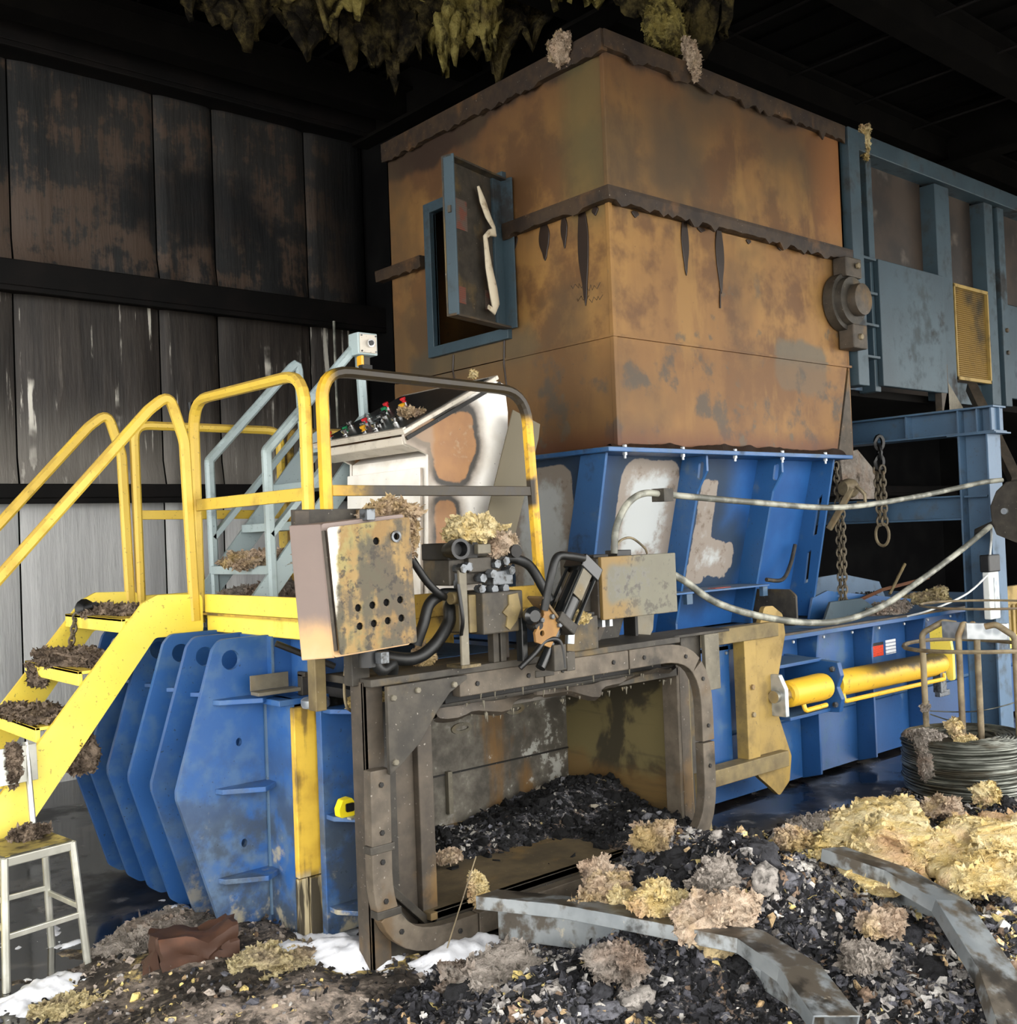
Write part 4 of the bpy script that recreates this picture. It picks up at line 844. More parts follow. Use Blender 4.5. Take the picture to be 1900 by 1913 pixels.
Mb().box(2.22, 2.30, 3.50, 3.56, 1.09, 1.225).o('stand_off', 'char', en, bev=.003)
Mb().cyl((2.24, 3.42, 1.235), (2.24, 3.42, 1.17), .035, 14).o('cable_gland', 'rubber', en, smooth=True)
def spline(P, n=8):
    P = [Vector(p) for p in P]; out = []
    for i in range(len(P)-1):
        a = P[max(0, i-1)]; b = P[i]; c = P[i+1]; d = P[min(len(P)-1, i+2)]
        t1 = (c-a)*.5; t2 = (d-b)*.5; L_ = (c-b).length; t1 = t1*min(1, 1.6*L_/max(1e-6, t1.length)); t2 = t2*min(1, 1.6*L_/max(1e-6, t2.length))
        for k in range(n):
            t = k/n; out.append(b*(2*t**3-3*t*t+1)+t1*(t**3-2*t*t+t)+c*(-2*t**3+3*t*t)+t2*(t**3-t*t))
    return out+[P[-1]]
def hose(pts, r, label, mt='hose_sheen', fr=.08, name='hydraulic_hose', cat='hose'):
    return tag(Mb().tube(spline(pts), r, 10).o(name, mt, smooth=True, ang=60), label, cat)
hose([(2.26, 3.42, 1.20), (2.30, 3.42, 1.15), (2.38, 3.46, 1.16), (2.40, 3.5, 1.09)], .022, 'short corrugated black hose under the burnt enclosure')
hose([(2.44, 3.46, 1.62), (2.48, 3.46, 1.58), (2.56, 3.46, 1.475), (2.63, 3.46, 1.415), (2.70, 3.5, 1.40)], .016, 'thin black hose slanting between enclosure and valve block')
hose([(2.36, 3.60, 1.20), (2.50, 3.52, 1.165), (2.60, 3.50, 1.20), (2.69, 3.50, 1.29), (2.72, 3.52, 1.36), (2.80, 3.58, 1.40)], .027, 'thick black hose curving from enclosure foot to valve block')
hose([(2.54, 3.52, 1.22), (2.565, 3.50, 1.30), (2.60, 3.50, 1.38), (2.67, 3.50, 1.415), (2.76, 3.52, 1.41)], .024, 'second thick black hose looping left of the valve block')
hose([(2.64, 3.36, 1.46), (2.65, 3.35, 1.32), (2.68, 3.40, 1.25), (2.76, 3.48, 1.18)], .008, 'thin dark tube dangling before the valve block', 'rubber', name='dangling_tube', cat='tube')
insul((2.42, 3.50, 1.76), (.12, .07, .045), 21, 'pinkish singed insulation draped over the enclosure top corner', 'insulation_pink', rot=-.2)
insul((2.47, 3.47, 1.66), (.045, .06, .10), 22, 'pinkish insulation tongue hanging beside the enclosure', 'insulation_pink', flat=-2)
# loose pipe lying behind the enclosure
tag(Mb().tube([(2.17, 4.0, 1.235), (2.40, 3.92, 1.12)], .014, 8).o('loose_pipe', 'char_black', smooth=True), 'short charred pipe slanting across the blue block behind the enclosure', 'pipe')

# ------------------------------------------------------------------ valve block
vb = thing('valve_block', 'charred hydraulic valve block with fittings above the bale door', 'valve block', (2.85, 3.5, 1.118))
Mb().box(2.672, 2.712, 3.39, 3.405, 1.12, 1.515).o('front_strap', 'bare_steel', vb, bev=.004)
Mb().box(2.66, 2.76, 3.38, 3.48, 1.118, 1.13).o('strap_foot', 'tan_soot', vb)
Mb().box(2.765, 2.985, 3.36, 3.60, 1.245, 1.415).o('solenoid_box', 'char', vb, bev=.006); Mb().box(2.725, 2.765, 3.40, 3.58, 1.255, 1.41).o('end_flange', 'tan_soot', vb, bev=.005)
Mb().prism('y', [(2.90, 1.40), (2.95, 1.405), (2.965, 1.34), (2.94, 1.29), (2.90, 1.255), (2.88, 1.27), (2.89, 1.31), (2.865, 1.33), (2.90, 1.36)], 3.352, 3.36).o('rust_flake', 'tan_soot', vb)
Mb().box(2.66, 2.98, 3.44, 3.62, 1.45, 1.56).o('manifold', 'char', vb, bev=.006); Mb().box(2.64, 2.80, 3.42, 3.60, 1.555, 1.625).o('manifold', 'char_black', vb, bev=.006); Mb().box(2.80, 3.0, 3.44, 3.60, 1.565, 1.615).o('manifold', 'char', vb, bev=.006)
Mb().box(2.86, 2.97, 3.40, 3.48, 1.44, 1.50).o('valve_body', 'fitting', vb, bev=.004); Mb().box(2.74, 2.86, 3.41, 3.5, 1.50, 1.56).o('valve_body', 'char', vb, bev=.004); Mb().box(2.78, 2.85, 3.395, 3.43, 1.575, 1.615).o('valve_body', 'bare_steel', vb, bev=.004)
Mb().lathe((2.65, 3.43, 1.595), (2.63, 3.32, 1.60), [(0, .03), (.3, .035), (.5, .042), (1, .042), (1.0, .03), (.6, .028)], 18).o('solenoid_cap', 'rubber', vb, smooth=True)
Mb().cyl((2.97, 3.44, 1.58), (2.96, 3.36, 1.58), .028, 14).o('solenoid_cap', 'char_black', vb, smooth=True)
for (x, z, l) in ((2.69, 1.52, .06), (2.73, 1.525, .05), (2.80, 1.475, .05), (2.84, 1.49, .07), (2.88, 1.53, .05), (2.92, 1.54, .06), (2.86, 1.425, .05), (2.80, 1.43, .04), (2.92, 1.425, .05), (2.95, 1.50, .06)):
    f_ = Mb().lathe((x, 3.44, z), (x, 3.44-l, z), [(0, .016), (.5, .016), (.5, .021), (1, .019)], 6).o('fitting', 'fitting', vb)
Mb().cyl((2.685, 3.42, 1.50), (2.685, 3.42, 1.44), .012, 8).cyl((2.685, 3.42, 1.47), (2.685, 3.42, 1.44), .017, 6).o('fitting', 'fitting', vb)
Mb().cyl((2.66, 3.44, 1.40), (2.73, 3.44, 1.40), .026, 12).o('pipe_union', 'tan_soot', vb, smooth=True); Mb().cyl((2.70, 3.44, 1.40), (2.725, 3.44, 1.40), .033, 6).o('pipe_nut', 'fitting', vb)
for x in (2.955, 3.0): Mb().box(x-.02, x+.02, 3.5, 3.54, 1.118, 1.56).o('upright', 'char_brown' if x > 2.98 else 'char', vb, bev=.004)
for x in (2.88, 2.92): Mb().box(x-.015, x+.015, 3.42, 3.46, 1.118, 1.245).o('foot_post', 'char', vb, bev=.003)
insul((2.80, 3.48, 1.665), (.13, .08, .055), 23, 'bright yellow insulation tuft lying on the valve block', 'insulation')
insul((2.95, 3.44, 1.61), (.07, .06, .06), 24, 'pinkish insulation flap drooping over the valve block right end', 'insulation_pink', flat=-2)
insul((2.63, 3.6, 1.155), (.05, .05, .05), 25, 'brown insulation ball beside the valve block foot', 'insulation_pink', sub=3)
hose([(2.93, 3.42, 1.55), (2.99, 3.40, 1.545), (3.06, 3.39, 1.51), (3.11, 3.37, 1.42), (3.14, 3.36, 1.36)], .022, 'black hose arching from valve block to the pivot bracket')

# ------------------------------------------------------------------ black tie-rod cylinder and its pivot bracket
kc = thing('door_cylinder', 'glossy black tie-rod cylinder tilted above the bale door', 'hydraulic cylinder', (3.15, 3.3, 1.15))
A = Vector((3.335, 3.33, 1.515)); Bq = Vector((3.09, 3.30, 1.20)); ax = (Bq-A).normalized(); sd = ax.cross(Vector((0, 1, 0))).normalized(); fd = sd.cross(ax)
R3 = Matrix((sd, fd, ax)).transposed()
def kb(t0, t1, w, h, nm, mt, par=kc, b=.005): return Mb().obox(A.lerp(Bq, (t0+t1)/2), w, h, (Bq-A).length*(t1-t0), R3).o(nm, mt, par, bev=b)
kb(0, .16, .125, .115, 'head_block', 'black_gloss'); kb(.74, .86, .115, .11, 'end_block', 'char'); Mb().cyl(A.lerp(Bq, .16), A.lerp(Bq, .74), .047, 20).o('barrel', 'black_gloss', kc, smooth=True)
for a in (-1, 1):
    for b in (-1, 1): Mb().tube([A.lerp(Bq, .1)+sd*a*.047+fd*b*.045, A.lerp(Bq, .84)+sd*a*.047+fd*b*.045], .008, 6).o('tie_rod', 'black_gloss', kc, smooth=True)
Mb().obox(A.lerp(Bq, .40)+fd*.052-sd*.02, .055, .004, .12, R3).o('name_plate', 'bare_steel', kc) if fd.y < 0 else Mb().obox(A.lerp(Bq, .32)-fd*.050-sd*.012, .06, .006, .13, R3).o('name_plate', 'bare_steel', kc)
Mb().tube([A.lerp(Bq, .86), A.lerp(Bq, 1.35)], .022, 12).o('rod', 'black_gloss', kc, smooth=True)
pv = thing('pivot_bracket', 'rust-orange pivot bracket plate below the black cylinder', 'bracket', (3.02, 3.32, 1.12))
Mb().prism('y', [(3.035, 1.37), (3.12, 1.265), (3.05, 1.17), (2.97, 1.20), (2.965, 1.24), (3.02, 1.31), (3.01, 1.355)], 3.27, 3.285, [circ(3.005, 1.235, .012, 10)]).o('side_plate', 'rust_plate', pv, bev=.002)
Mb().bar((3.01, 3.31, 1.385), (3.125, 3.31, 1.255), .10, .012, (1, 0, 1)).o('back_plate', 'char_brown', pv, bev=.002)
for (x, z) in ((3.10, 1.262), (3.06, 1.30), (3.0, 1.29)): Mb().hexbolt((x, 3.27, z), (0, -1, 0), .012, .014).o('bolt', 'fitting', pv)
Mb().lathe((2.98, 3.34, 1.31), (2.96, 3.26, 1.31), [(0, .02), (.4, .035), (.8, .04), (1, .025)], 14).o('pivot_pin', 'black_gloss', pv, smooth=True); Mb().lathe((3.0, 3.34, 1.27), (2.99, 3.27, 1.27), [(0, .02), (.5, .03), (1, .02)], 12).o('pivot_pin', 'char_black', pv, smooth=True)
Mb().box(2.955, 2.985, 3.34, 3.38, 1.118, 1.30).o('leg', 'black_gloss', pv, bev=.003); Mb().box(3.09, 3.13, 3.33, 3.36, 1.118, 1.22).o('leg', 'tan_soot', pv, bev=.003)
Mb().box(3.06, 3.13, 3.26, 3.32, 1.07, 1.18).o('clevis', 'char', pv, bev=.004); Mb().box(3.15, 3.20, 3.28, 3.32, 1.06, 1.14).o('clevis', 'char', pv, bev=.003)
hose([(3.02, 3.27, 1.33), (3.045, 3.25, 1.46), (3.085, 3.25, 1.545), (3.15, 3.25, 1.55), (3.27, 3.28, 1.535)], .018, 'black hose looping from pivot bracket to the cylinder head')
hose([(2.90, 3.30, 1.10), (2.96, 3.28, 1.15), (3.03, 3.28, 1.20), (3.10, 3.27, 1.19), (3.12, 3.27, 1.08)], .012, 'thin burnt hose sagging before the pivot bracket', 'rubber')
kx = thing('limit_switch_box', 'small charred limit switch box right of the black cylinder', 'switch box', (3.36, 3.45, 1.118))
Mb().box(3.27, 3.47, 3.40, 3.58, 1.118, 1.27).o('housing', 'char', kx, bev=.005); Mb().box(3.29, 3.47, 3.42, 3.56, 1.27, 1.285).o('lid', 'char_black', kx, bev=.003)
Mb().obox((3.25, 3.36, 1.19), .04, .02, .055, Matrix.Rotation(.12, 3, 'Y')).o('tag_plate', 'galv', kx, bev=.002); Mb().cyl((3.32, 3.5, 1.285), (3.32, 3.5, 1.34), .03, 12).o('cable_gland', 'rubber', kx, smooth=True)
insul((3.33, 3.36, 1.27), (.035, .03, .03), 26, 'small yellow insulation tuft on the limit switch box', 'insulation', sub=3, name='insulation_scrap')

# ------------------------------------------------------------------ junction box on struts
jb = thing('junction_box', 'square scorched grey-green junction box with two cables', 'electrical box', (3.8, 3.55, 1.12))
Mb().box(3.53, 4.055, 3.45, 3.62, 1.245, 1.525).o('housing', 'char_brown', jb, bev=.006); Mb().box(3.535, 4.06, 3.428, 3.45, 1.24, 1.53).o('lid', 'box2', jb, bev=.004)
Mb().box(3.475, 3.53, 3.50, 3.64, 1.22, 1.54).o('side_bracket', 'char', jb, bev=.003)
Mb().prism('y', [(3.60, 1.03), (3.77, 1.25), (3.96, 1.25), (3.86, 1.03)], 3.68, 3.70).o('strut', 'char', jb, bev=.002); Mb().prism('y', [(3.62, 1.03), (3.79, 1.25), (3.83, 1.25), (3.68, 1.03)], 3.655, 3.68).o('strut', 'char_brown', jb, bev=.002)
Mb().prism('y', [(4.02, 1.25), (4.20, 1.25), (4.18, 1.13), (4.12, 1.06), (4.02, 1.06)], 3.70, 3.72).o('strut', 'bare_steel', jb, bev=.002); Mb().box(3.98, 4.0, 3.64, 3.72, 1.03, 1.25).o('strut', 'char_black', jb)
for x in (3.60, 3.65): Mb().box(x, x+.02, 3.5, 3.53, 1.20, 1.245).o('tab', 'galv', jb)
Mb().box(3.72, 3.82, 3.50, 3.58, 1.525, 1.555).o('gland_block', 'rubber', jb, bev=.003); Mb().box(3.56, 3.66, 3.5, 3.58, 1.525, 1.54).o('burnt_rubble', 'char_black', jb, bev=.003)
cb = hose([(3.70, 3.50, 1.54), (3.72, 3.50, 1.66), (3.80, 3.50, 1.77), (3.92, 3.50, 1.825), (4.09, 3.50, 1.82), (4.75, 3.47, 1.775), (5.55, 3.44, 1.735), (6.4, 3.42, 1.79), (7.2, 3.36, 1.88), (7.38, 3.30, 1.895)], .017, 'upper grey cable arching from junction box to the reel housing', 'cable_pale', .2, 'cable', 'cable')
Mb().box(4.03, 4.10, 3.46, 3.54, 1.785, 1.85).o('cable_clamp', 'char', None); bpy.data.objects['cable_clamp'].parent = cb
hose([(4.05, 3.52, 1.455), (4.20, 3.50, 1.385), (4.45, 3.48, 1.25), (4.90, 3.46, 1.135), (5.42, 3.44, 1.075), (5.9, 3.42, 1.12), (6.35, 3.40, 1.25), (6.9, 3.38, 1.43), (7.30, 3.36, 1.58)], .019, 'lower grey cable sagging from junction box to the blue column', 'cable_pale', .35, 'cable', 'cable')
hose([(3.76, 3.55, 1.555), (3.80, 3.55, 1.60), (3.88, 3.55, 1.61), (3.97, 3.55, 1.56), (3.99, 3.55, 1.53)], .006, 'thin stiff wire looping over the junction box top', 'rust_rod', .05, 'wire_loop', 'wire')

# ------------------------------------------------------------------ yellow sliding gate with its cylinder
sg = thing('sliding_gate', 'sooty yellow sliding gate frame on the baler side', 'gate', (5.0, 3.75, 0))
gp_ = fil2([(5.17, 1.175), (5.25, 1.175), (5.345, 1.12), (5.365, 1.0), (5.225, .62), (5.375, .28), (5.345, .14), (5.24, .07), (5.15, .14), (5.04, .22), (5.04, 1.05), (5.12, 1.08)], .03)
Mb().prism('y', gp_, 3.715, 3.745).o('push_plate', 'yellow_gate', sg, bev=.004)
Mb().box(4.93, 5.04, 3.69, 3.77, .28, 1.04).o('stile', 'yellow_gate', sg, bev=.004)
for z in (.735, .58): Mb().hexbolt((4.985, 3.69, z), (0, -1, 0), .016, .014).o('bolt', 'rust_rod', sg)
Mb().box(4.44, 5.25, 3.68, 3.76, 1.0, 1.085).o('top_rail', 'tan_soot', sg, bev=.004); Mb().box(4.44, 5.27, 3.66, 3.76, .245, .335).o('bottom_rail', 'tan_soot', sg, bev=.004)
Mb().box(4.44, 4.93, 3.80, 3.83, .30, 1.02).o('panel', 'blue_body', sg, bev=.003)
Mb().box(4.05, 4.66, 3.58, 3.80, 1.085, 1.10).o('ledge', 'char', sg, bev=.003); Mb().box(4.44, 4.56, 3.575, 3.60, .79, 1.085).o('hanging_strip', 'bare_steel', sg, bev=.003)
Mb().box(4.30, 4.46, 3.62, 3.66, .1, 1.085).o('slide_jamb', 'char', sg, bev=.003)
yc = thing('gate_cylinder', 'yellow hydraulic cylinder lying along the blue baler side', 'hydraulic cylinder', (6.1, 3.70, .63))
def f_ycyl(g):
    n = g.n(5, 6, off=3); n2 = g.n(22, 6, off=6, rough=.65); c = g.mix('dcb02c', 'cda22c', n); s = g.ss(g.z+(n-.5)*.10+(n2-.5)*.05, .655, .70)*g.ss(g.x, 5.9, 6.3); c = g.mix(c, '1c1914', s*.95); c = g.mix(c, '6b5726', g.ss(n2, .60, .68)*.7)
    return dict(c=c, r=.5)
mat('cyl_yellow', f_ycyl)
Mb().lathe((5.78, 3.68, .655), (7.16, 3.68, .640), [(0, .082), (.03, .082), (.035, .08), (.93, .08), (.97, .075), (1, .05)], 28).o('barrel', 'cyl_yellow', yc, smooth=True)
Mb().lathe((5.30, 3.68, .655), (5.68, 3.68, .655), [(0, .06), (.04, .078), (.9, .084), (1, .08)], 28).o('gland', 'cyl_yellow', yc, smooth=True)
Mb().cyl((5.17, 3.68, .655), (5.32, 3.68, .655), .036, 18).o('rod', 'rod', yc, smooth=True)
Mb().prism('x', [(3.62, .54), (3.74, .54), (3.74, .78), (3.66, .78), (3.62, .70)], 5.20, 5.235).o('clevis', 'galv', yc, bev=.004)
Mb().prism('x', [(3.60, .50), (3.99, .47), (3.99, .83), (3.60, .80), (3.58, .72), (3.61, .65), (3.58, .58)], 5.72, 5.76).o('mount_plate', 'blue_body', yc, bev=.004); Mb().box(5.30, 5.74, 3.66, 3.98, .50, .52).o('mount_shelf', 'blue_body', yc, bev=.003); Mb().box(5.30, 5.74, 3.72, 3.98, .80, .82).o('mount_shelf', 'blue_body', yc, bev=.003)
for (y, z) in ((3.63, .76), (3.62, .545)): Mb().hexbolt((5.72, y, z), (-1, 0, 0), .018, .02).o('bolt', 'fitting', yc)
Mb().tube(fillet([(5.80, 3.62, .60), (5.80, 3.61, .555), (7.05, 3.61, .545), (7.06, 3.62, .58)], .02), .014, 8).o('oil_line', 'cyl_yellow', yc, smooth=True); Mb().tube(fillet([(5.38, 3.62, .59), (5.38, 3.61, .555), (5.60, 3.61, .56)], .02), .014, 8).o('oil_line', 'cyl_yellow', yc, smooth=True)
Mb().box(7.02, 7.10, 3.62, 3.68, .45, .60).box(7.02, 7.16, 3.63, 3.67, .42, .46).o('port_elbow', 'fitting', yc, bev=.004)
yp = Mb().prism('x', fil2([(3.60, .52), (3.64, .52), (3.70, .70), (3.76, .72), (3.76, .86), (3.68, .93), (3.62, .86), (3.60, .70)], .02), 7.16, 7.19).o('yellow_lug', 'yellow', yc, bev=.004)

# ------------------------------------------------------------------ gear motor, conveyor, support frame
gm = thing('gear_motor', 'round brown scorched gear motor at the hopper right edge', 'gear motor', (6.75, 4.05, 3.15))
Mb().lathe((6.72, 4.09, 3.19), (6.72, 3.97, 3.19), [(0, .20), (.6, .20), (.62, .17), (1, .165)], 28).o('housing', 'char', gm, smooth=True); Mb().lathe((6.74, 3.97, 3.19), (6.74, 3.90, 3.19), [(0, .11), (.5, .115), (.9, .11), (1, .08)], 24).o('bearing_cap', 'char_brown', gm, smooth=True)
Mb().box(6.66, 6.86, 3.98, 4.09, 3.36, 3.50).o('mount_block', 'char_brown', gm, bev=.01); Mb().box(6.70, 6.88, 3.97, 4.09, 2.86, 3.03).o('mount_block', 'char_brown', gm, bev=.01)
for z in (3.44, 2.94): Mb().hexbolt((6.78, 3.97, z), (0, -1, 0), .022, .02).o('bolt', 'rust_rod', gm)
cv = thing('conveyor', 'weathered blue-grey conveyor housing with posts and panels right of the hopper', 'conveyor', (8.5, 4.8, 2.6))
Mb().box(6.88, 7.02, 4.05, 4.20, 2.62, 4.48).o('post', 'conv_blue', cv, bev=.006)
for (x0, x1) in ((7.36, 7.44), (8.42, 8.66), (9.30, 9.46), (9.56, 9.68)): Mb().box(x0, x1, 4.20, 4.34, 2.62, 4.40).o('post', 'conv_blue', cv, bev=.006)
Mb().box(7.02, 13, 4.18, 4.34, 4.42, 4.56).o('top_rail', 'conv_blue', cv, bev=.006)
for (x0, x1) in ((7.02, 7.36), (7.44, 8.42), (8.66, 9.30), (9.46, 9.56), (9.68, 11.2), (11.2, 13)): Mb().box(x0, x1, 4.33, 4.36, 3.6, 4.44).o('wall_panel', 'conv_panel', cv)
Mb().box(7.02, 7.36, 4.31, 4.34, 2.64, 3.6).o('wall_panel', 'frame_blue', cv)
for z in (2.86, 3.10, 3.34, 3.60): Mb().box(7.0, 7.38, 4.16, 4.32, z, z+.02).o('step_bracket', 'conv_blue', cv, bev=.003)
Mb().box(7.40, 8.40, 4.155, 4.20, 2.66, 3.62).o('guard_panel', 'conv_blue', cv, bev=.006); Mb().box(8.66, 9.30, 4.30, 4.33, 2.62, 2.80).o('wall_panel', 'conv_blue', cv); Mb().box(9.68, 11.5, 4.22, 4.26, 2.7, 3.55).o('guard_panel', 'conv_blue', cv, bev=.006)
Mb().box(7.0, 13, 4.34, 6.0, 2.60, 2.66).o('belt_pan', 'soot_brown', cv); Mb().box(7.0, 13, 5.95, 6.0, 2.66, 4.5).o('wall_panel', 'conv_panel', cv)
mg = Mb().box(8.70, 9.28, 4.235, 4.245, 2.82, 3.60).o('mesh_guard', 'mesh_yellow', cv)
fr = Mb()
for a in ((8.68, 9.30, 2.80, 2.83), (8.68, 9.30, 3.58, 3.61), (8.68, 8.70, 2.8, 3.6), (9.28, 9.30, 2.8, 3.6)): fr.box(a[0], a[1], 4.20, 4.235, a[2], a[3])
fr.o('guard_frame', 'yellow_gate', mg, bev=.003)
m = Mb()
for i in range(34):
    x = 8.70+i*.58/33; m.box(x-.003, x+.003, 4.228, 4.235, 2.83, 3.58)
for i in range(44):
    z = 2.83+i*.75/43; m.box(8.70, 9.28, 4.226, 4.233, z-.003, z+.003)
m.o('mesh_wires', 'mesh_yellow', mg, kind='stuff')
for z in (3.10, 3.30): Mb().hexbolt((9.62, 4.20, z), (0, -1, 0), .02, .02).o('bolt', 'char_brown', cv)
Mb().box(8.30, 8.42, 4.16, 4.22, 2.48, 2.9).o('foot_post', 'char_brown', cv, bev=.004); Mb().prism('y', [(8.30, 2.48), (8.75, 2.48), (8.42, 2.75)], 4.16, 4.18).o('foot_gusset', 'bare_steel', cv, bev=.003)
sf = thing('support_frame', 'pale blue steel H-beam support frame under the conveyor', 'support frame', (7.8, 3.9, 0))
def hbeam(p, q, w, h, up, tf=.014, tw=.012):
    m = Mb(); p = Vector(p); q = Vector(q); t = (q-p).normalized(); u = Vector(up); u = (u-t*u.dot(t)).normalized(); s = t.cross(u)
    for k in (-1, 1): m.bar(p+u*(k*(h-tf)/2), q+u*(k*(h-tf)/2), w, tf, u)
    m.bar(p, q, tw, h-2*tf, u); return m
hbeam((7.62, 3.56, 0), (7.62, 3.56, 2.24), .20, .22, (0, 1, 0)).o('column', 'frame_blue', sf, bev=.002)
hbeam((7.62, 3.40, 2.34), (7.62, 5.9, 2.34), .20, .19, (0, 0, 1)).o('cross_beam', 'frame_blue', sf, bev=.002); hbeam((7.62, 3.67, 1.72), (7.62, 5.9, 1.72), .18, .18, (0, 0, 1)).o('cross_beam', 'frame_blue', sf, bev=.002)
for y in (3.42, 3.52, 3.66, 4.06): Mb().box(7.53, 7.71, y, y+.012, 2.26, 2.42).o('web_stiffener', 'frame_blue', sf)
Mb().box(7.50, 7.74, 3.38, 3.74, 2.235, 2.247).o('cap_plate', 'frame_blue', sf, bev=.002); Mb().box(7.53, 7.71, 3.475, 3.645, 1.79, 1.802).o('web_stiffener', 'frame_blue', sf)
hbeam((7.62, 5.95, 0), (7.62, 5.95, 2.24), .20, .22, (0, 1, 0)).o('column', 'frame_blue', sf, bev=.002); Mb().box(7.42, 7.84, 3.36, 3.76, 0, .02).o('base_plate', 'frame_blue', sf)
Mb().bar((8.2, 3.56, 1.9), (8.9, 4.2, 2.75), .08, .08).o('brace', 'char_brown', sf, bev=.004)
tag(chainlinks((7.50, 4.27, 2.28), (7.50, 4.28, 2.06), 3, .03, .05).o('sling_loop', 'rubber', smooth=True), 'dark chain loop slung over the upper blue beam', 'chain')
tag(chainlinks((7.49, 4.25, 2.06), (7.49, 4.25, 1.62), 9, .018, .035).o('chain', 'chain', smooth=True), 'left strand of rusty chain hanging from the upper blue beam', 'chain'); tag(chainlinks((7.49, 4.30, 2.06), (7.49, 4.29, 1.62), 9, .018, .035).o('chain', 'chain', smooth=True), 'right strand of rusty chain hanging from the upper blue beam', 'chain')
tag(Mb().sweep([(7.49+.0*k, 4.275+.055*math.cos(2*math.pi*k/20), 1.54+.085*math.sin(2*math.pi*k/20)) for k in range(20)], circ(0, 0, .012, 6), (1, 0, 0), True).o('lifting_ring', 'rust_rod', smooth=True), 'oval steel lifting ring at the end of the hanging chains', 'ring')
lh = thing('lever_hoist', 'brown lever hoist hanging in front of the lower blue beam', 'hoist', (6.9, 4.2, 1.75))
Mb().lathe((6.86, 4.21, 1.89), (6.98, 4.18, 1.89), [(0, .05), (.3, .07), (.7, .07), (1, .045)], 16).o('body', 'rust_rod', lh, smooth=True); Mb().bar((6.87, 4.14, 1.89), (6.85, 4.33, 1.60), .03, .045).o('lever', 'rust_rod', lh, bev=.006); Mb().tube([(6.9, 4.12, 1.9), (6.9, 4.06, 1.84), (6.9, 4.06, 1.78), (6.9, 4.12, 1.78)], .014, 8).o('hook', 'rust_rod', lh, smooth=True)
for k, (y, z0, nm) in enumerate(((4.28, 2.08, 'long'), (4.245, 1.82, 'short'))):
    tag(chainlinks((6.9, y, z0), (6.9, y+.01, 1.0), int((z0-1.0)/.045), .014, .03).o('chain', 'chain', smooth=True), '%s thin rusty chain of the lever hoist hanging to the baler deck' % nm, 'chain')
# reel housing, oiler, wall sheet behind
rl = thing('cable_reel', 'dark grey cable reel housing at the right edge beside the blue column', 'cable reel', (7.4, 3.2, 1.5))
Mb().prism('x', [(3.34, 1.52), (3.37, 1.60), (3.375, 1.72), (3.33, 1.82), (3.26, 1.88), (3.10, 1.90), (2.95, 1.9), (2.95, 1.48), (3.2, 1.46)], 7.34, 7.46).o('housing', 'char', rl, bev=.01); Mb().cyl((7.34, 3.27, 1.68), (7.32, 3.27, 1.68), .022, 14).o('hub_bolt', 'galv', rl, smooth=True); Mb().box(7.30, 7.48, 3.12, 3.15, 1.44, 1.94).o('mount_strip', 'bare_steel', rl, bev=.003)
Mb().tube([(7.36, 3.36, 1.60), (7.40, 3.5, 1.55), (7.5, 3.55, 1.5)], .02, 8).o('bracket_arm', 'char', rl)
ol = thing('plastic_bottle', 'white plastic bottle-shaped box with black top on the blue column', 'bottle', (7.47, 3.47, 1.07))
Mb().box(7.38, 7.53, 3.42, 3.47, .93, 1.26).o('bottle', 'white_plastic', ol, bev=.008); Mb().box(7.37, 7.54, 3.41, 3.48, 1.26, 1.38).o('cap', 'rubber', ol, bev=.008); Mb().box(7.44, 7.50, 3.414, 3.421, 1.0, 1.22).o('label_strip', 'galv', ol)
hose([(7.45, 3.44, 1.38), (7.44, 3.42, 1.50), (7.40, 3.40, 1.58)], .008, 'thin white tube rising from the white bottle top', 'white_plastic', .05, 'tube', 'tube'); hose([(7.40, 3.43, 1.25), (7.2, 3.5, 1.12), (6.95, 3.62, 1.03), (6.9, 3.78, .98)], .007, 'thin white tube curving from the white bottle down to the baler deck', 'white_plastic', .15, 'tube', 'tube')
yg = thing('yellow_comb_guard', 'yellow comb-like guard at the right edge behind the wire stand', 'guard', (8.4, 3.75, .8))
Mb().box(8.05, 9.2, 3.72, 3.76, .95, 1.10).o('top_bar', 'yellow_gate', yg, bev=.004)
for i in range(14): Mb().box(8.06+i*.08, 8.10+i*.08, 3.71, 3.75, .72, .96).o('tine', 'yellow_gate', yg, bev=.003)
Mb().box(8.05, 9.2, 3.72, 3.76, .62, .72).o('bottom_bar', 'yellow', yg, bev=.004)
for k, (x, y, s, mt, nm) in enumerate(((7.35, 4.62, (.10, .08, .08), 'red', 'crumpled red rag'), (7.55, 4.5, (.14, .1, .07), 'rubber', 'black crumpled lump'), (7.2, 4.1, (.3, .12, .05), 'insulation_grey', 'grey ash heap'), (8.2, 4.3, (.25, .15, .08), 'insulation_dirty', 'dirty yellow insulation heap'), (6.75, 4.9, (.3, .2, .06), 'insulation_grey', 'pale grey ash heap behind the guide plates'))):
    insul((x, y, 1.0), s, 60+k, nm+' on the blue baler deck', mt, sub=3, name='deck_litter')
tag(Mb().tube([(6.9, 4.2, 1.06), (7.5, 4.3, 1.12), (8.4, 4.4, 1.16)], .014, 6).o('copper_pipe', 'hopper_front', smooth=True), 'thin orange-brown pipe lying along the baler deck', 'pipe'); tag(Mb().tube([(7.6, 4.3, 1.08), (7.85, 4.3, 1.30)], .012, 6).o('stick', 'tan_soot', smooth=True), 'short stick standing out of the litter on the baler deck', 'stick')
tag(Mb().prism('x', fil2([(4.05, .98), (4.05, 1.18), (4.10, 1.22), (4.38, 1.22), (4.5, .98)], .03), 5.98, 6.0).o('cover_plate', 'char', bev=.003), 'dark rounded cover plate standing beside the chute foot', 'plate')
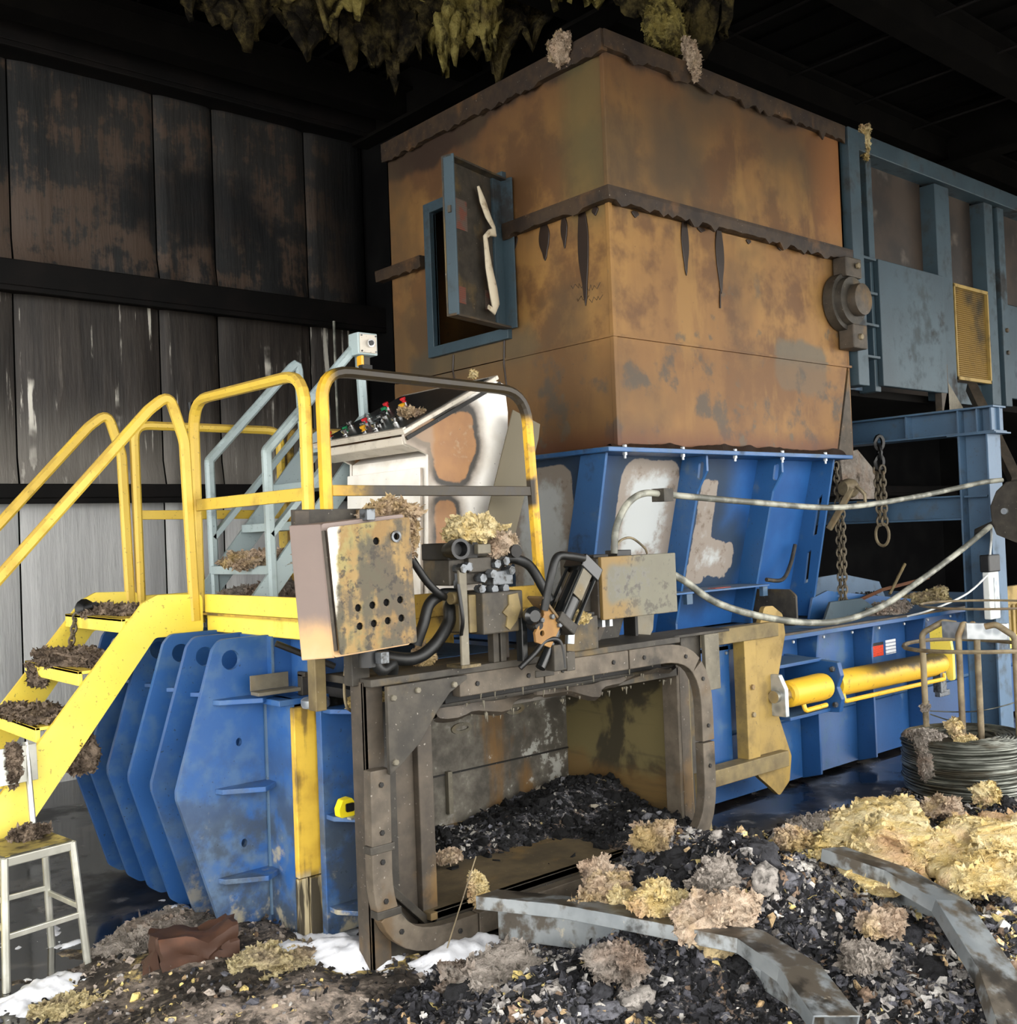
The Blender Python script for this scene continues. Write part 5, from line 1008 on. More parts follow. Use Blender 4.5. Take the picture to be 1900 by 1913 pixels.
hose([(6.02, 4.3, 1.28), (6.2, 4.3, 1.27), (6.36, 4.34, 1.36), (6.46, 4.36, 1.50)], .014, 'charred cable curling up inside the chute right bay', 'char', .06, 'cable', 'cable')
tag(Mb().prism('y', [(8.5, 1.85), (9.0, 1.85), (9.05, 2.1), (8.75, 2.3), (8.45, 2.25)], 5.2, 5.23).o('fallen_panel', 'insulation_grey', bev=.002), 'pale grey bent panel behind the lever hoist', 'panel')

# ------------------------------------------------------------------ wire coil and stand
wc = thing('wire_coil', 'large coil of grey steel baling wire standing on the floor', 'wire coil', (6.30, 3.12, 0))
m = Mb(); r = random.Random(9)
for i in range(30):
    z = .02+i*.0108
    for k in range(2):
        R = .352-k*.012+r.uniform(-.006, .006); ox, oy = r.uniform(-.008, .008), r.uniform(-.008, .008); tl = r.uniform(-.012, .012); ph = r.random()*6
        m.sweep([(6.30+ox+R*math.cos(a), 3.12+oy+R*math.sin(a), z+tl*math.sin(a+ph)) for a in [2*math.pi*q/44 for q in range(44)]], circ(0, 0, .0062, 5), (0, 0, 1), True)
m.o('wire_turns', 'wire', wc, smooth=True, kind='stuff')
m = Mb()
for i in range(16):
    R = .34-i*.0105; m.sweep([(6.30+r.uniform(-.003, .003)+R*math.cos(a), 3.12+R*math.sin(a), .335+r.uniform(-.006, .006)) for a in [2*math.pi*q/40 for q in range(40)]], circ(0, 0, .006, 5), (0, 0, 1), True)
m.o('wire_turns', 'wire', wc, smooth=True, kind='stuff')
Mb().lathe((6.30, 3.12, .0), (6.30, 3.12, .33), [(0, .338), (1, .338), (1, .17), (0, .17)], 40).o('coil_core', 'wire', wc, smooth=True)
insul((6.05, 3.24, .345), (.10, .10, .03), 41, 'grey ash crust on the left rim of the wire coil', 'insulation_grey'); insul((5.96, 3.20, .25), (.025, .05, .12), 42, 'grey ash tongue hanging down the left side of the wire coil', 'insulation_grey', flat=-2); insul((6.12, 3.02, .345), (.07, .05, .02), 43, 'tan insulation scrap on the front rim of the wire coil', 'insulation', sub=3, name='insulation_scrap')
insul((6.32, 3.18, .37), (.05, .04, .06), 44, 'cream insulation scrap between the rods of the coil stand', 'insulation', sub=3, name='insulation_scrap')
cs2 = thing('coil_stand', 'bent steel rod stand rising from the wire coil with hoops', 'wire stand', (6.35, 3.12, .0))
for (x, y, dx, dy) in ((6.36, 3.39, .08, -.10), (6.34, 3.145, .03, -.02), (6.40, 3.06, .0, .02), (6.42, 2.84, -.02, .10)):
    Mb().tube(fillet([(x, y, .03), (x, y, .93), (x+dx, y+dy, 1.0), (x+dx*1.6, y+dy*1.6, .985)], .05, 5), .019, 10).o('rod', 'rust_rod', cs2, smooth=True)
Mb().sweep([(6.40+.34*math.cos(a), 3.10+.40*math.sin(a), .86+.006*math.sin(2*a)) for a in [2*math.pi*q/40 for q in range(40)]], circ(0, 0, .013, 6), (0, 0, 1), True).o('hoop', 'rust_rod', cs2, smooth=True); Mb().sweep([(6.6+.36*math.cos(a), 3.10+.38*math.sin(a), 1.10) for a in [2*math.pi*q/40 for q in range(40)]], circ(0, 0, .008, 6), (0, 0, 1), True).o('hoop', 'rust_rod', cs2, smooth=True)
Mb().prism('z', [(6.40, 3.28), (6.36, 3.10), (6.42, 2.88), (6.44, 2.88), (6.385, 3.10), (6.43, 3.28)], .905, 1.005).o('top_plate', 'galv', cs2, bev=.003)
insul((6.36, 3.39, .46), (.03, .03, .035), 45, 'small grey fluff tuft stuck on the left stand rod', 'insulation_grey', sub=3, name='fluff_tuft')
hose([(6.38, 3.37, .44), (6.42, 3.1, .46), (6.55, 2.9, .52), (6.75, 2.7, .62)], .004, 'loose thin wire strand rising right from the coil stand', 'wire', .1, 'wire_strand', 'wire'); hose([(6.38, 3.37, .42), (6.40, 3.25, .39), (6.42, 3.1, .38)], .004, 'loose thin wire strand between the coil stand rods', 'wire', .05, 'wire_strand', 'wire')

# ------------------------------------------------------------------ metal chair
cr = thing('metal_chair', 'brushed silver metal chair beside the yellow stairs', 'chair', (1.3, 4.5, 0))
feet = [(1.18, 4.34), (1.50, 4.39), (1.46, 4.70), (1.13, 4.665)]; tops = [(1.195, 4.375), (1.462, 4.415), (1.435, 4.68), (1.155, 4.65)]
for a, b in zip(feet, tops): Mb().rail([(a[0], a[1], 0), (b[0], b[1], .49)], .026, .032, (0, 1, 0)).o('leg', 'chair_metal', cr)
def lerp2(i, t): return (feet[i][0]*(1-t)+tops[i][0]*t, feet[i][1]*(1-t)+tops[i][1]*t)
for i, z in ((0, .20), (1, .23), (2, .25), (3, .23)):
    a = lerp2(i, z/.49); b = lerp2((i+1) % 4, z/.49); Mb().bar((*a, z), (*b, z), .014, .022).o('stretcher', 'chair_metal', cr, bev=.003)
for i in range(4):
    a = tops[i]; b = tops[(i+1) % 4]; Mb().bar((*a, .475), (*b, .475), .022, .035).o('apron', 'chair_metal', cr, bev=.004)
n = 12; v = []
for i in range(n+1):
    for j in range(n+1):
        s, t = i/n, j/n; p = [tops[0][k]*(1-s)*(1-t)+tops[1][k]*s*(1-t)+tops[2][k]*s*t+tops[3][k]*(1-s)*t for k in (0, 1)]
        v.append((p[0], p[1], .497-.014*math.sin(math.pi*s)*math.sin(math.pi*t)))
Mb().add(v, [(i*(n+1)+j, (i+1)*(n+1)+j, (i+1)*(n+1)+j+1, i*(n+1)+j+1) for i in range(n) for j in range(n)]).o('seat', 'chair_seat', cr, smooth=True)
cr.children[-1].modifiers.new('s', 'SOLIDIFY').thickness = .006
for x in (1.155, 1.395): Mb().rail([(x, 4.675, .48), (x-.005, 4.735, .86)], .022, .03, (0, 1, 0)).o('back_post', 'chair_metal', cr)
v = []; n = 12
for i in range(n+1):
    x = 1.10+.33*i/n; y = 4.715-.02*math.sin(math.pi*i/n); v += [(x, y-.004, .70), (x, y+.010, .85), (x, y+.016, .85), (x, y+.002, .70)]
Mb().add(v, [(i*4+k, i*4+(k+1) % 4, (i+1)*4+(k+1) % 4, (i+1)*4+k) for i in range(n) for k in range(4)]+[(0, 1, 2, 3), (n*4+3, n*4+2, n*4+1, n*4)]).o('back_slat', 'chair_metal', cr, bev=.002)
insul((1.33, 4.70, .78), (.022, .025, .08), 46, 'brown mud smear hanging over the chair back', 'fibre', flat=-2, sub=3, name='mud_smear'); insul((1.36, 4.62, .51), (.07, .05, .025), 47, 'brown fibre lump on the chair seat', 'fibre', sub=3, name='fibre_lump')
# ------------------------------------------------------------------ debris
MND = [(3.42, 2.72, .52, .42, .45), (3.75, 3.25, .40, .30, .26), (4.05, 2.35, .50, .36, .26), (2.50, 2.62, .30, .26, .15), (5.75, 2.45, .45, .30, .14), (3.75, 1.75, .50, .35, .24), (3.15, 2.42, .30, .30, .18), (5.0, 2.2, .5, .4, .2), (2.2, 2.9, .4, .3, .07)]
def hgt(x, y):
    h = 0
    for cx, cy, sx, sy, a in MND: h = h+a*np.exp(-((x-cx)/sx)**2-((y-cy)/sy)**2)
    return h
def pile_h(x, y):
    m = hgt(x, y); n = fbm(x*2.3, y*2.3, 3.1, 5, .55)-.5; n2 = fbm(x*9, y*9, 7.7, 4, .6)-.5; r = 1-np.abs(fbm(x*6, y*6, 1.3, 4, .6)*2-1)
    k = np.clip(m/.12, 0, 1)
    return m*(.82+.5*n)+(.10*n+.055*n2+.06*(r-.72))*(.25+.75*k)-.012+.03*n*(1-k)
def field(name, x0, x1, y0, y1, st, fn, mt, label, cat):
    xs_ = np.arange(x0, x1+1e-6, st); ys_ = np.arange(y0, y1+1e-6, st); XX, YY = np.meshgrid(xs_, ys_, indexing='ij'); ZZ = fn(XX, YY)
    nx, ny = XX.shape; jx = (vn(XX*31, YY*31, 2.2)-.5)*st*.8; jy = (vn(XX*31, YY*31, 5.2)-.5)*st*.8
    V = np.stack([XX+jx, YY+jy, ZZ], -1).reshape(-1, 3); I = np.arange(nx*ny).reshape(nx, ny)
    Q = np.stack([I[:-1, :-1], I[1:, :-1], I[1:, 1:], I[:-1, 1:]], -1).reshape(-1, 4)
    Q = Q[(V[Q][:, :, 2].max(1) > -.004)]
    used = np.unique(Q); mp = -np.ones(len(V), int); mp[used] = np.arange(len(used))
    me = bpy.data.meshes.new(name); me.from_pydata(V[used].tolist(), [], mp[Q].tolist()); me.materials.append(MT[mt])
    for p in me.polygons: p.use_smooth = True
    o = bpy.data.objects.new(name, me); COL.objects.link(o); return tag(o, label, cat, kind='stuff')
field('ash_pile', 1.9, 6.9, .9, 3.42, .02, pile_h, 'ash', 'heap of black charred rubble and ash spilling from the bale door', 'debris')
def mud_h(x, y):
    n = fbm(x*1.5+3, y*1.5, 8.8, 5, .55)-.5; n2 = fbm(x*8, y*8, 2.7, 4, .6)-.5
    m = .10*np.exp(-((x-1.9)/.45)**2-((y-4.1)/.30)**2)+.07*np.exp(-((x-1.55)/.5)**2-((y-3.5)/.35)**2)+.07*np.exp(-((x-5.2)/.6)**2-((y-3.1)/.28)**2)+.05*np.exp(-((x-2.1)/.4)**2-((y-3.4)/.3)**2)
    return m*(.7+1.0*n)+.14*n+.05*n2-.035
def mud2(x, y): return np.where((y > 3.85) & (x > 2.2), -.05, mud_h(x, y))
field('mud_layer', .7, 5.9, 2.6, 4.6, .025, mud2, 'mud', 'grey-brown sludge of wet ash and insulation fibre on the floor', 'sludge')
def cham_h(x, y):
    n = fbm(x*5, y*5, 4.4, 5, .6)-.5
    return .135+.15*np.exp(-((x-4.15)/.38)**2-((y-4.15)/.38)**2)+.10*np.exp(-((x-3.6)/.6)**2-((y-4.1)/.22)**2)+.09*n-.045+.05*np.clip((y-3.9)/.5, 0, 1)+.12*np.exp(-((x-3.95)/.3)**2-((y-3.6)/.2)**2)
field('chamber_ash', 2.64, 4.29, 3.45, 4.49, .018, cham_h, 'ash', 'black ash heaped inside the open bale chamber', 'debris')
def foam_h(x, y):
    n = fbm(x*6, y*6, 1.4, 5, .55)-.5
    return .085*np.exp(-((x-2.20)/.26)**2-((y-3.72)/.22)**2)+.07*np.exp(-((x-2.10)/.12)**2-((y-4.03)/.18)**2)+.075*np.exp(-((x-2.62)/.22)**2-((y-3.37)/.10)**2)+.05*np.exp(-((x-2.02)/.06)**2-((y-4.55)/.30)**2)+.05*np.exp(-((x-2.25)/.16)**2-((y-3.60)/.12)**2)+.06*np.exp(-((x-1.30)/.16)**2-((y-4.25)/.10)**2)+.11*n+.03*(fbm(x*22, y*22, 3.3, 3)-.5)-.022
field('foam', 1.0, 2.95, 3.15, 5.0, .016, foam_h, 'foam', 'white foam lying on the floor along the baler foot', 'foam')
# loose rubble lumps: far too many to count
rs = np.random.RandomState(11)
bm = bmesh.new(); bmesh.ops.create_icosphere(bm, subdivisions=1, radius=1.0); IV = np.array([v.co[:] for v in bm.verts]); IF = np.array([[v.index for v in f.verts] for f in bm.faces]); bm.free()
def lumps(name, XYZ, label, size=(.008, .035), pal=None):
    pal = pal or [('1c1c1e', .27), ('303033', .22), ('55555c', .16), ('85807c', .13), ('bdb8b2', .08), ('75614f', .07), ('bfa27a', .05), ('d8c27c', .02)]
    N = len(XYZ); cols = np.array([lin(c)[:3] for c, _ in pal]); pr = np.array([w for _, w in pal]); pr = pr/pr.sum(); cum = np.cumsum(pr); nv = len(IV)
    s = size[0]+(size[1]-size[0])*rs.rand(N)**2.2
    P = IV[None]*(1+.9*(rs.rand(N, nv, 1)-.5))*(s[:, None]*(.55+.9*rs.rand(N, 3)))[:, None, :]
    a = rs.rand(N)*6.28; b = rs.rand(N)*3; ca, sa, cb_, sb_ = np.cos(a)[:, None], np.sin(a)[:, None], np.cos(b)[:, None], np.sin(b)[:, None]
    x, y, z = P[..., 0], P[..., 1], P[..., 2]; x, y = x*ca-y*sa, x*sa+y*ca; y, z = y*cb_-z*sb_, y*sb_+z*cb_
    V = (np.stack([x, y, z], -1)+XYZ[:, None, :]).reshape(-1, 3); F = (IF[None]+(np.arange(N)*nv)[:, None, None]).reshape(-1, 3)
    cl_ = vn(XYZ[:, 0]*3.3, XYZ[:, 1]*3.3, 6.6); k1 = np.searchsorted(cum, rs.rand(N)*.999); k2 = np.searchsorted(cum, np.clip((cl_-.18)/.64+rs.uniform(-.12, .12, N), 0, .999)); k = np.where(rs.rand(N) < .35, k1, k2).clip(0, len(pal)-1)
    C = np.repeat(cols[k]*(.7+.6*rs.rand(N, 1)), nv, 0)
    me = bpy.data.meshes.new(name); me.from_pydata(V.tolist(), [], F.tolist()); me.materials.append(MT['clump'])
    at = me.color_attributes.new('tone', 'FLOAT_COLOR', 'POINT'); at.data.foreach_set('color', np.concatenate([C, np.ones((len(C), 1))], 1).astype(np.float32).ravel())
    o = bpy.data.objects.new(name, me); COL.objects.link(o); return tag(o, label, 'debris', kind='stuff')
bm = bmesh.new(); bmesh.ops.create_icosphere(bm, subdivisions=3, radius=1.0); CV = np.array([v.co[:] for v in bm.verts]); CF = np.array([[v.index for v in f.verts] for f in bm.faces]); bm.free()
def clods(name, XYZ, size, label, pal):
    N = len(XYZ); nv = len(CV); s_ = size[0]+(size[1]-size[0])*rs.rand(N)**1.8; o_ = rs.rand(N, 1)*60
    x, y, z = [CV[None, :, k]*np.ones((N, 1)) for k in range(3)]
    d = .5+1.0*fbm(x*1.6+o_, y*1.6+o_*.7, z*1.6, 3)+1.5*(fbm(x*4.5+o_, y*4.5, z*4.5+o_, 4, .75)-.5)
    P = CV[None]*d[..., None]*(s_[:, None]*(.6+.8*rs.rand(N, 3)))[:, None, :]; P[..., 2] *= .7
    V = (P+XYZ[:, None, :]).reshape(-1, 3); F = (CF[None]+(np.arange(N)*nv)[:, None, None]).reshape(-1, 3)
    cols = np.array([lin(c)[:3] for c, _ in pal]); pr = np.array([w for _, w in pal]); pr /= pr.sum(); k = np.searchsorted(np.cumsum(pr), rs.rand(N)*.999)
    C = (cols[k][:, None, :]*(.45+1.1*fbm(x*4+o_, y*4, z*4, 3))[..., None]).reshape(-1, 3)
    me = bpy.data.meshes.new(name); me.from_pydata(V.tolist(), [], F.tolist()); me.materials.append(MT['clump'])
    for p in me.polygons: p.use_smooth = True
    at = me.color_attributes.new('tone', 'FLOAT_COLOR', 'POINT'); at.data.foreach_set('color', np.concatenate([C, np.ones((len(C), 1))], 1).astype(np.float32).ravel())
    o = bpy.data.objects.new(name, me); COL.objects.link(o); return tag(o, label, 'debris', kind='stuff')
x = rs.uniform(2.0, 6.4, 9000); y = rs.uniform(1.0, 3.40, 9000); kp = rs.rand(9000) < .03+hgt(x, y)*2.2; x, y = x[kp][:170], y[kp][:170]
clods('charred_clods', np.stack([x, y, pile_h(x, y)], 1), (.025, .075), 'matted clods of charred paper and ash heaped before the bale door', [('232325', .34), ('3a3a3e', .22), ('66666c', .16), ('98928c', .12), ('c6c1ba', .07), ('8a7462', .06), ('c9b48a', .03)])
x = rs.uniform(2.0, 6.6, 60000); y = rs.uniform(1.0, 3.42, 60000); kp = rs.rand(60000) < .10+hgt(x, y)*3.0; x, y = x[kp][:15000], y[kp][:15000]
lumps('rubble_lumps', np.stack([x, y, pile_h(x, y)+.003], 1), 'countless small charred and pale rubble lumps covering the ash heap', (.003, .019))
def flakes(name, XYZ, size, label, pal, up=.5):
    N = len(XYZ); s_ = (size[0]+(size[1]-size[0])*rs.rand(N, 1)**2.0); D = rs.randn(N, 3); D[:, 2] = np.abs(D[:, 2])*up; D /= np.linalg.norm(D, axis=1, keepdims=True); S_ = np.cross(D, rs.randn(N, 3)); S_ /= np.linalg.norm(S_, axis=1, keepdims=True)+1e-9; U = np.cross(D, S_)
    bnd = U*s_*rs.uniform(-.6, .6, (N, 1)); w = s_*(.25+.45*rs.rand(N, 1)); P0 = XYZ-D*s_*.4
    V = np.stack([P0-S_*w, P0+S_*w*.7, P0+D*s_*.6+bnd+S_*w*1.1, P0+D*s_*.7+bnd-S_*w*.8, P0+D*s_*1.3+bnd*.2+S_*w*.3*rs.randn(N, 1), P0+D*s_*1.2+bnd*.2-S_*w*.9], 1).reshape(-1, 3); b = np.arange(N)*6
    F = np.concatenate([np.stack([b, b+1, b+2, b+3], 1), np.stack([b+3, b+2, b+4, b+5], 1)])
    cols = np.array([lin(c)[:3] for c, _ in pal]); pr = np.array([q for _, q in pal]); pr /= pr.sum(); cum = np.cumsum(pr); cl_ = vn(XYZ[:, 0]*2.7+4, XYZ[:, 1]*2.7, 2.6)
    k = np.where(rs.rand(N) < .35, np.searchsorted(cum, rs.rand(N)*.999), np.searchsorted(cum, np.clip((cl_-.2)/.6+rs.uniform(-.15, .15, N), 0, .999))).clip(0, len(pal)-1)
    C = np.repeat(cols[k]*(.6+.7*rs.rand(N, 1)), 6, 0); me = bpy.data.meshes.new(name); me.from_pydata(V.tolist(), [], F.tolist()); me.materials.append(MT['clump'])
    at = me.color_attributes.new('tone', 'FLOAT_COLOR', 'POINT'); at.data.foreach_set('color', np.concatenate([C, np.ones((len(C), 1))], 1).astype(np.float32).ravel())
    o = bpy.data.objects.new(name, me); COL.objects.link(o); return tag(o, label, 'debris', kind='stuff')
FP = [('222225', .22), ('3b3b40', .20), ('65656c', .19), ('98938f', .16), ('cfcbc6', .11), ('84705f', .06), ('c4a982', .05), ('dcc888', .02)]
x = rs.uniform(2.0, 6.6, 120000); y = rs.uniform(.95, 3.42, 120000); kp = rs.rand(120000) < .12+hgt(x, y)*3.0; x, y = x[kp][:36000], y[kp][:36000]
flakes('paper_flakes', np.stack([x, y, pile_h(x, y)+.004], 1), (.008, .040), 'countless curled flakes of burnt paper and grey ash on the heap', FP)
x = rs.uniform(2.66, 4.28, 3500); y = rs.uniform(3.5, 4.46, 3500); z = cham_h(x, y); kp = z > .142; x, y, z = x[kp], y[kp], z[kp]
flakes('cinder_flakes', np.stack([x, y, z+.003], 1), (.006, .030), 'curled black flakes on the ash inside the bale chamber', [('161618', .55), ('2c2c2f', .28), ('5a5a60', .12), ('a8a49e', .05)])
x = rs.uniform(.9, 5.7, 9000); y = rs.uniform(2.6, 4.4, 9000); z = mud_h(x, y); kp = ((x < 2.2) | (y < 3.6)) & (z > .0); x, y, z = x[kp], y[kp], z[kp]
flakes('sludge_flakes', np.stack([x, y, z+.002], 1), (.006, .030), 'shreds of wet fibre and ash on the sludge covered floor', [('35302b', .25), ('5c534b', .25), ('8d8278', .22), ('b5a89c', .12), ('cfb981', .10), ('222020', .06)], .25)
x = rs.uniform(.9, 5.6, 1800); y = rs.uniform(2.65, 4.3, 1800); kp = (x < 2.2) | (y < 3.55); x, y = x[kp], y[kp]
lumps('floor_crumbs', np.stack([x, y, np.maximum(0, mud_h(x, y))+.002], 1), 'scattered dark and pale crumbs of burnt rubble on the wet floor', (.005, .018))
x = rs.uniform(2.7, 4.26, 1000); y = rs.uniform(3.55, 4.45, 1000)
lumps('chamber_lumps', np.stack([x, y, cham_h(x, y)+.003], 1), 'small black cinders covering the ash inside the bale chamber', (.006, .03), [('161617', .7), ('29292b', .2), ('66666a', .06), ('a8a090', .04)])
# sheet metal channels lying in the rubble
def channel(path, w, h, t, up, name, label):
    sec = [(-w/2, h/2), (w/2, h/2), (w/2, h/2-.05), (w/2-t, h/2-.05), (w/2-t, h/2-t), (-w/2+t, h/2-t), (-w/2+t, -h/2), (-w/2, -h/2)]
    return tag(Mb().sweep(path, sec, up).o(name, 'sheet', bev=.002), label, 'sheet metal')
channel([(2.68, 3.30, .14), (2.78, 2.92, .17), (2.84, 2.62, .18), (2.92, 2.22, .19), (2.86, 2.0, .17), (2.74, 1.80, .12)], .15, .19, .006, (.12, .0, 1), 'metal_channel', 'long bent sheet metal channel lying across the foreground rubble')
channel([(3.62, 2.35, .30), (3.60, 2.08, .28), (3.55, 1.86, .24), (3.36, 1.62, .12), (3.10, 1.42, .02)], .14, .19, .006, (.15, 0, 1), 'metal_channel', 'second bent sheet metal channel at the lower right of the rubble')
tag(Mb().bar((3.62, 1.80, .26), (3.28, 1.42, .10), .035, .02).o('wood_lath', 'tan_soot', bev=.003), 'scorched wooden lath lying along the lower right channel', 'lath')
# insulation lumps on the rubble
CH = [((4.05, 2.38, .35), (.34, .20, .10), 71, 'large glowing-yellow insulation slab right of centre on the rubble', 'insulation', .5), ((4.42, 2.08, .33), (.30, .18, .10), 72, 'upper of two big yellow insulation slabs at the right edge', 'insulation', -.3), ((4.0, 1.83, .36), (.22, .16, .11), 73, 'lower of two big yellow insulation slabs at the right edge', 'insulation', .3),
      ((3.50, 3.16, .34), (.10, .06, .07), 74, 'curled pink and white insulation scrap at the top of the rubble near the door', 'insulation_pink', .4), ((3.05, 3.05, .32), (.055, .05, .055), 75, 'small round pink insulation tuft in front of the chamber mouth', 'insulation_pink', 0), ((2.95, 2.62, .34), (.10, .08, .06), 76, 'tan and orange insulation clump in the middle of the rubble', 'insulation', .2),
      ((2.98, 2.36, .33), (.11, .09, .10), 77, 'large pale pink insulation lump facing the camera on the rubble', 'insulation_pink', 0), ((3.08, 2.47, .40), (.09, .08, .07), 78, 'rounded grey-violet ash lump topped with pale fibre', 'insulation_grey', 0), ((2.98, 2.93, .28), (.13, .09, .06), 79, 'brownish insulation clump with a yellow tip above the long channel', 'insulation_pink', .5), ((2.92, 2.80, .31), (.04, .03, .04), 80, 'tiny bright yellow insulation tuft on the dark rubble', 'insulation', 0),
      ((2.42, 2.92, .13), (.14, .12, .08), 81, 'pale grey-pink insulation heap left of the long channel', 'insulation_grey', .3), ((2.62, 2.55, .22), (.09, .08, .06), 82, 'white ash lump at the lower middle of the rubble', 'insulation_grey', 0), ((2.0, 3.80, .06), (.16, .11, .05), 83, 'flat yellow insulation patch between cardboard box and baler foot', 'insulation_dirty', .4), ((1.66, 3.56, .05), (.20, .13, .05), 84, 'broad yellow insulation mat in the lower left foreground', 'insulation_dirty', .2),
      ((1.30, 4.02, .03), (.10, .08, .03), 85, 'small mossy yellow insulation patch near the chair feet', 'insulation_dirty', 0), ((5.05, 3.03, .06), (.40, .14, .05), 86, 'long flat yellow insulation strip by the black puddle', 'insulation_dirty', .25), ((5.45, 3.16, .05), (.22, .12, .05), 87, 'flat tan insulation patch in front of the wire coil', 'insulation_dirty', .3), ((5.0, 3.36, .04), (.22, .10, .04), 88, 'grey fibre mat at the puddle edge', 'insulation_grey', .2),
      ((5.72, 2.72, .18), (.07, .05, .06), 89, 'bright yellow insulation tuft before the wire coil', 'insulation', .2), ((5.5, 2.86, .13), (.09, .07, .06), 90, 'small grey and tan insulation knot before the wire coil', 'insulation_pink', 0), ((4.62, 2.78, .12), (.24, .12, .06), 91, 'tan insulation sheet behind the big yellow slab', 'insulation_dirty', .3), ((3.95, 3.38, .16), (.10, .05, .035), 92, 'small tan insulation scrap beside the right door ring foot', 'insulation', .1),
      ((3.45, 2.05, .26), (.09, .06, .04), 93, 'pink insulation scrap beside the lower right channel', 'insulation_pink', .3), ((3.2, 1.98, .22), (.06, .06, .04), 94, 'grey ash lump between the two metal channels', 'insulation_grey', 0), ((2.36, 3.05, .07), (.10, .07, .04), 95, 'dirty white fluff patch under the ring corner', 'insulation_grey', .2), ((1.75, 4.38, .06), (.22, .14, .06), 96, 'grey fibre drift beneath the blue end ribs', 'insulation_grey', .3), ((3.78, 2.62, .36), (.10, .07, .05), 97, 'pale tan tuft on the crest of the rubble', 'insulation_pink', .6)]
for c, s, sd_, lb, mt, ro in CH: insul((c[0], c[1], c[2]-.035), (s[0]*1.15, s[1]*1.1, s[2]*.85), sd_, lb, mt, rot=ro, fr=2.6, amp=.62, sub=5 if max(s) > .12 else 4)
insul((2.77, 3.47, .19), (.03, .03, .075), 98, 'upright tan insulation tuft on the chamber sill', 'insulation', flat=-2, sub=3)
insul((2.95, 3.9, .20), (.06, .05, .03), 99, 'small pink insulation scrap inside the bale chamber', 'insulation_pink', sub=3)
insul((2.42, 3.74, .98), (.07, .05, .03), 100, 'tan insulation scrap on top of the blue post', 'insulation', sub=3)
tag(Mb().tube([(2.40, 3.74, .985), (2.38, 3.70, .94), (2.40, 3.68, .90)], .02, 8).tube([(2.44, 3.72, .98), (2.43, 3.68, .93)], .022, 8).o('burnt_plug', 'rubber', smooth=True), 'burnt black cable plug hanging over the blue post', 'plug')
hose([(2.27, 3.62, 1.18), (2.27, 3.64, 1.08), (2.29, 3.66, .99), (2.36, 3.70, .95)], .006, 'thin rusty wire dangling left of the door frame', 'rust_rod', .05, 'wire', 'wire'); hose([(2.30, 3.60, 1.18), (2.295, 3.62, 1.06), (2.31, 3.64, .98)], .006, 'second thin rusty wire left of the door frame', 'rust_rod', .05, 'wire', 'wire')
hose([(2.52, 3.36, .05), (2.68, 3.42, .25), (2.76, 3.46, .33)], .003, 'thin straight wire slanting across the ring corner', 'rust_rod', .05, 'wire', 'wire')
# crumpled cardboard box
cbx = thing('cardboard_box', 'crushed wet brown cardboard box lying before the blue ribs', 'box', (1.83, 4.0, 0))
Rz = Matrix.Rotation(-.20, 3, 'Z')
def cbp(p): q = Rz@Vector(p); return (1.79+q.x, 4.03+q.y, q.z*1.15+.03)
bmx = bmesh.new(); bmesh.ops.create_cube(bmx, size=2.0); bmesh.ops.subdivide_edges(bmx, edges=bmx.edges, cuts=9, use_grid_fill=True)
Q = np.array([q.co[:] for q in bmx.verts]); QF = [tuple(q.index for q in f.verts) for f in bmx.faces]; bmx.free()
dn = np.stack([fbm(Q[:, 0]*1.6+k*9, Q[:, 1]*1.6+3, Q[:, 2]*1.6, 4)-.5 for k in range(3)], 1); Q = Q*np.array([.15, .095, .062])+dn*np.array([.06, .06, .07]); Q[:, 2] -= .03*np.exp(-((Q[:, 0]-.03)/.06)**2)*(Q[:, 2] > 0)
Mb().add([cbp((q[0], q[1], q[2]+.05)) for q in Q], QF).o('carton', 'cardboard', cbx, smooth=True, ang=35)
Mb().add([cbp(p) for p in ((-.15, -.08, .02), (-.22, -.07, .0), (-.21, .05, .01), (-.15, .08, .02), (-.145, 0, .07))], [(0, 1, 4), (1, 2, 4), (2, 3, 4)]).o('end_flap', 'cardboard', cbx)
# tape measure
tm = thing('tape_measure', 'yellow and black tape measure on the blue post shelf', 'tape measure', (2.37, 3.72, .52))
Mb().prism('y', fil2([(2.305, .525), (2.375, .525), (2.39, .56), (2.36, .60), (2.32, .595), (2.302, .56)], .012), 3.76, 3.80).o('case', 'tape', tm, bev=.004); Mb().prism('y', fil2([(2.33, .545), (2.37, .545), (2.37, .58), (2.33, .58)], .008), 3.754, 3.76).o('grip', 'dark_cap', tm)
Mb().box(2.33, 2.36, 3.72, 3.75, .52, .528).o('blade_tip', 'galv', tm)
hose([(3.52, 7.70, 2.75), (3.53, 7.68, 2.4), (3.55, 7.70, 2.0), (3.56, 7.69, 1.5), (3.60, 7.70, 1.0), (3.60, 7.72, .2)], .022, 'black cable hanging down the back wall behind the stairs', 'rubber', name='cable', cat='cable')
hose([(4.80, 7.66, 3.5), (4.80, 7.66, 3.0), (4.81, 7.67, 2.6)], .012, 'thin pale conduit hanging below the middle girt', 'cable_pale', name='conduit', cat='conduit')
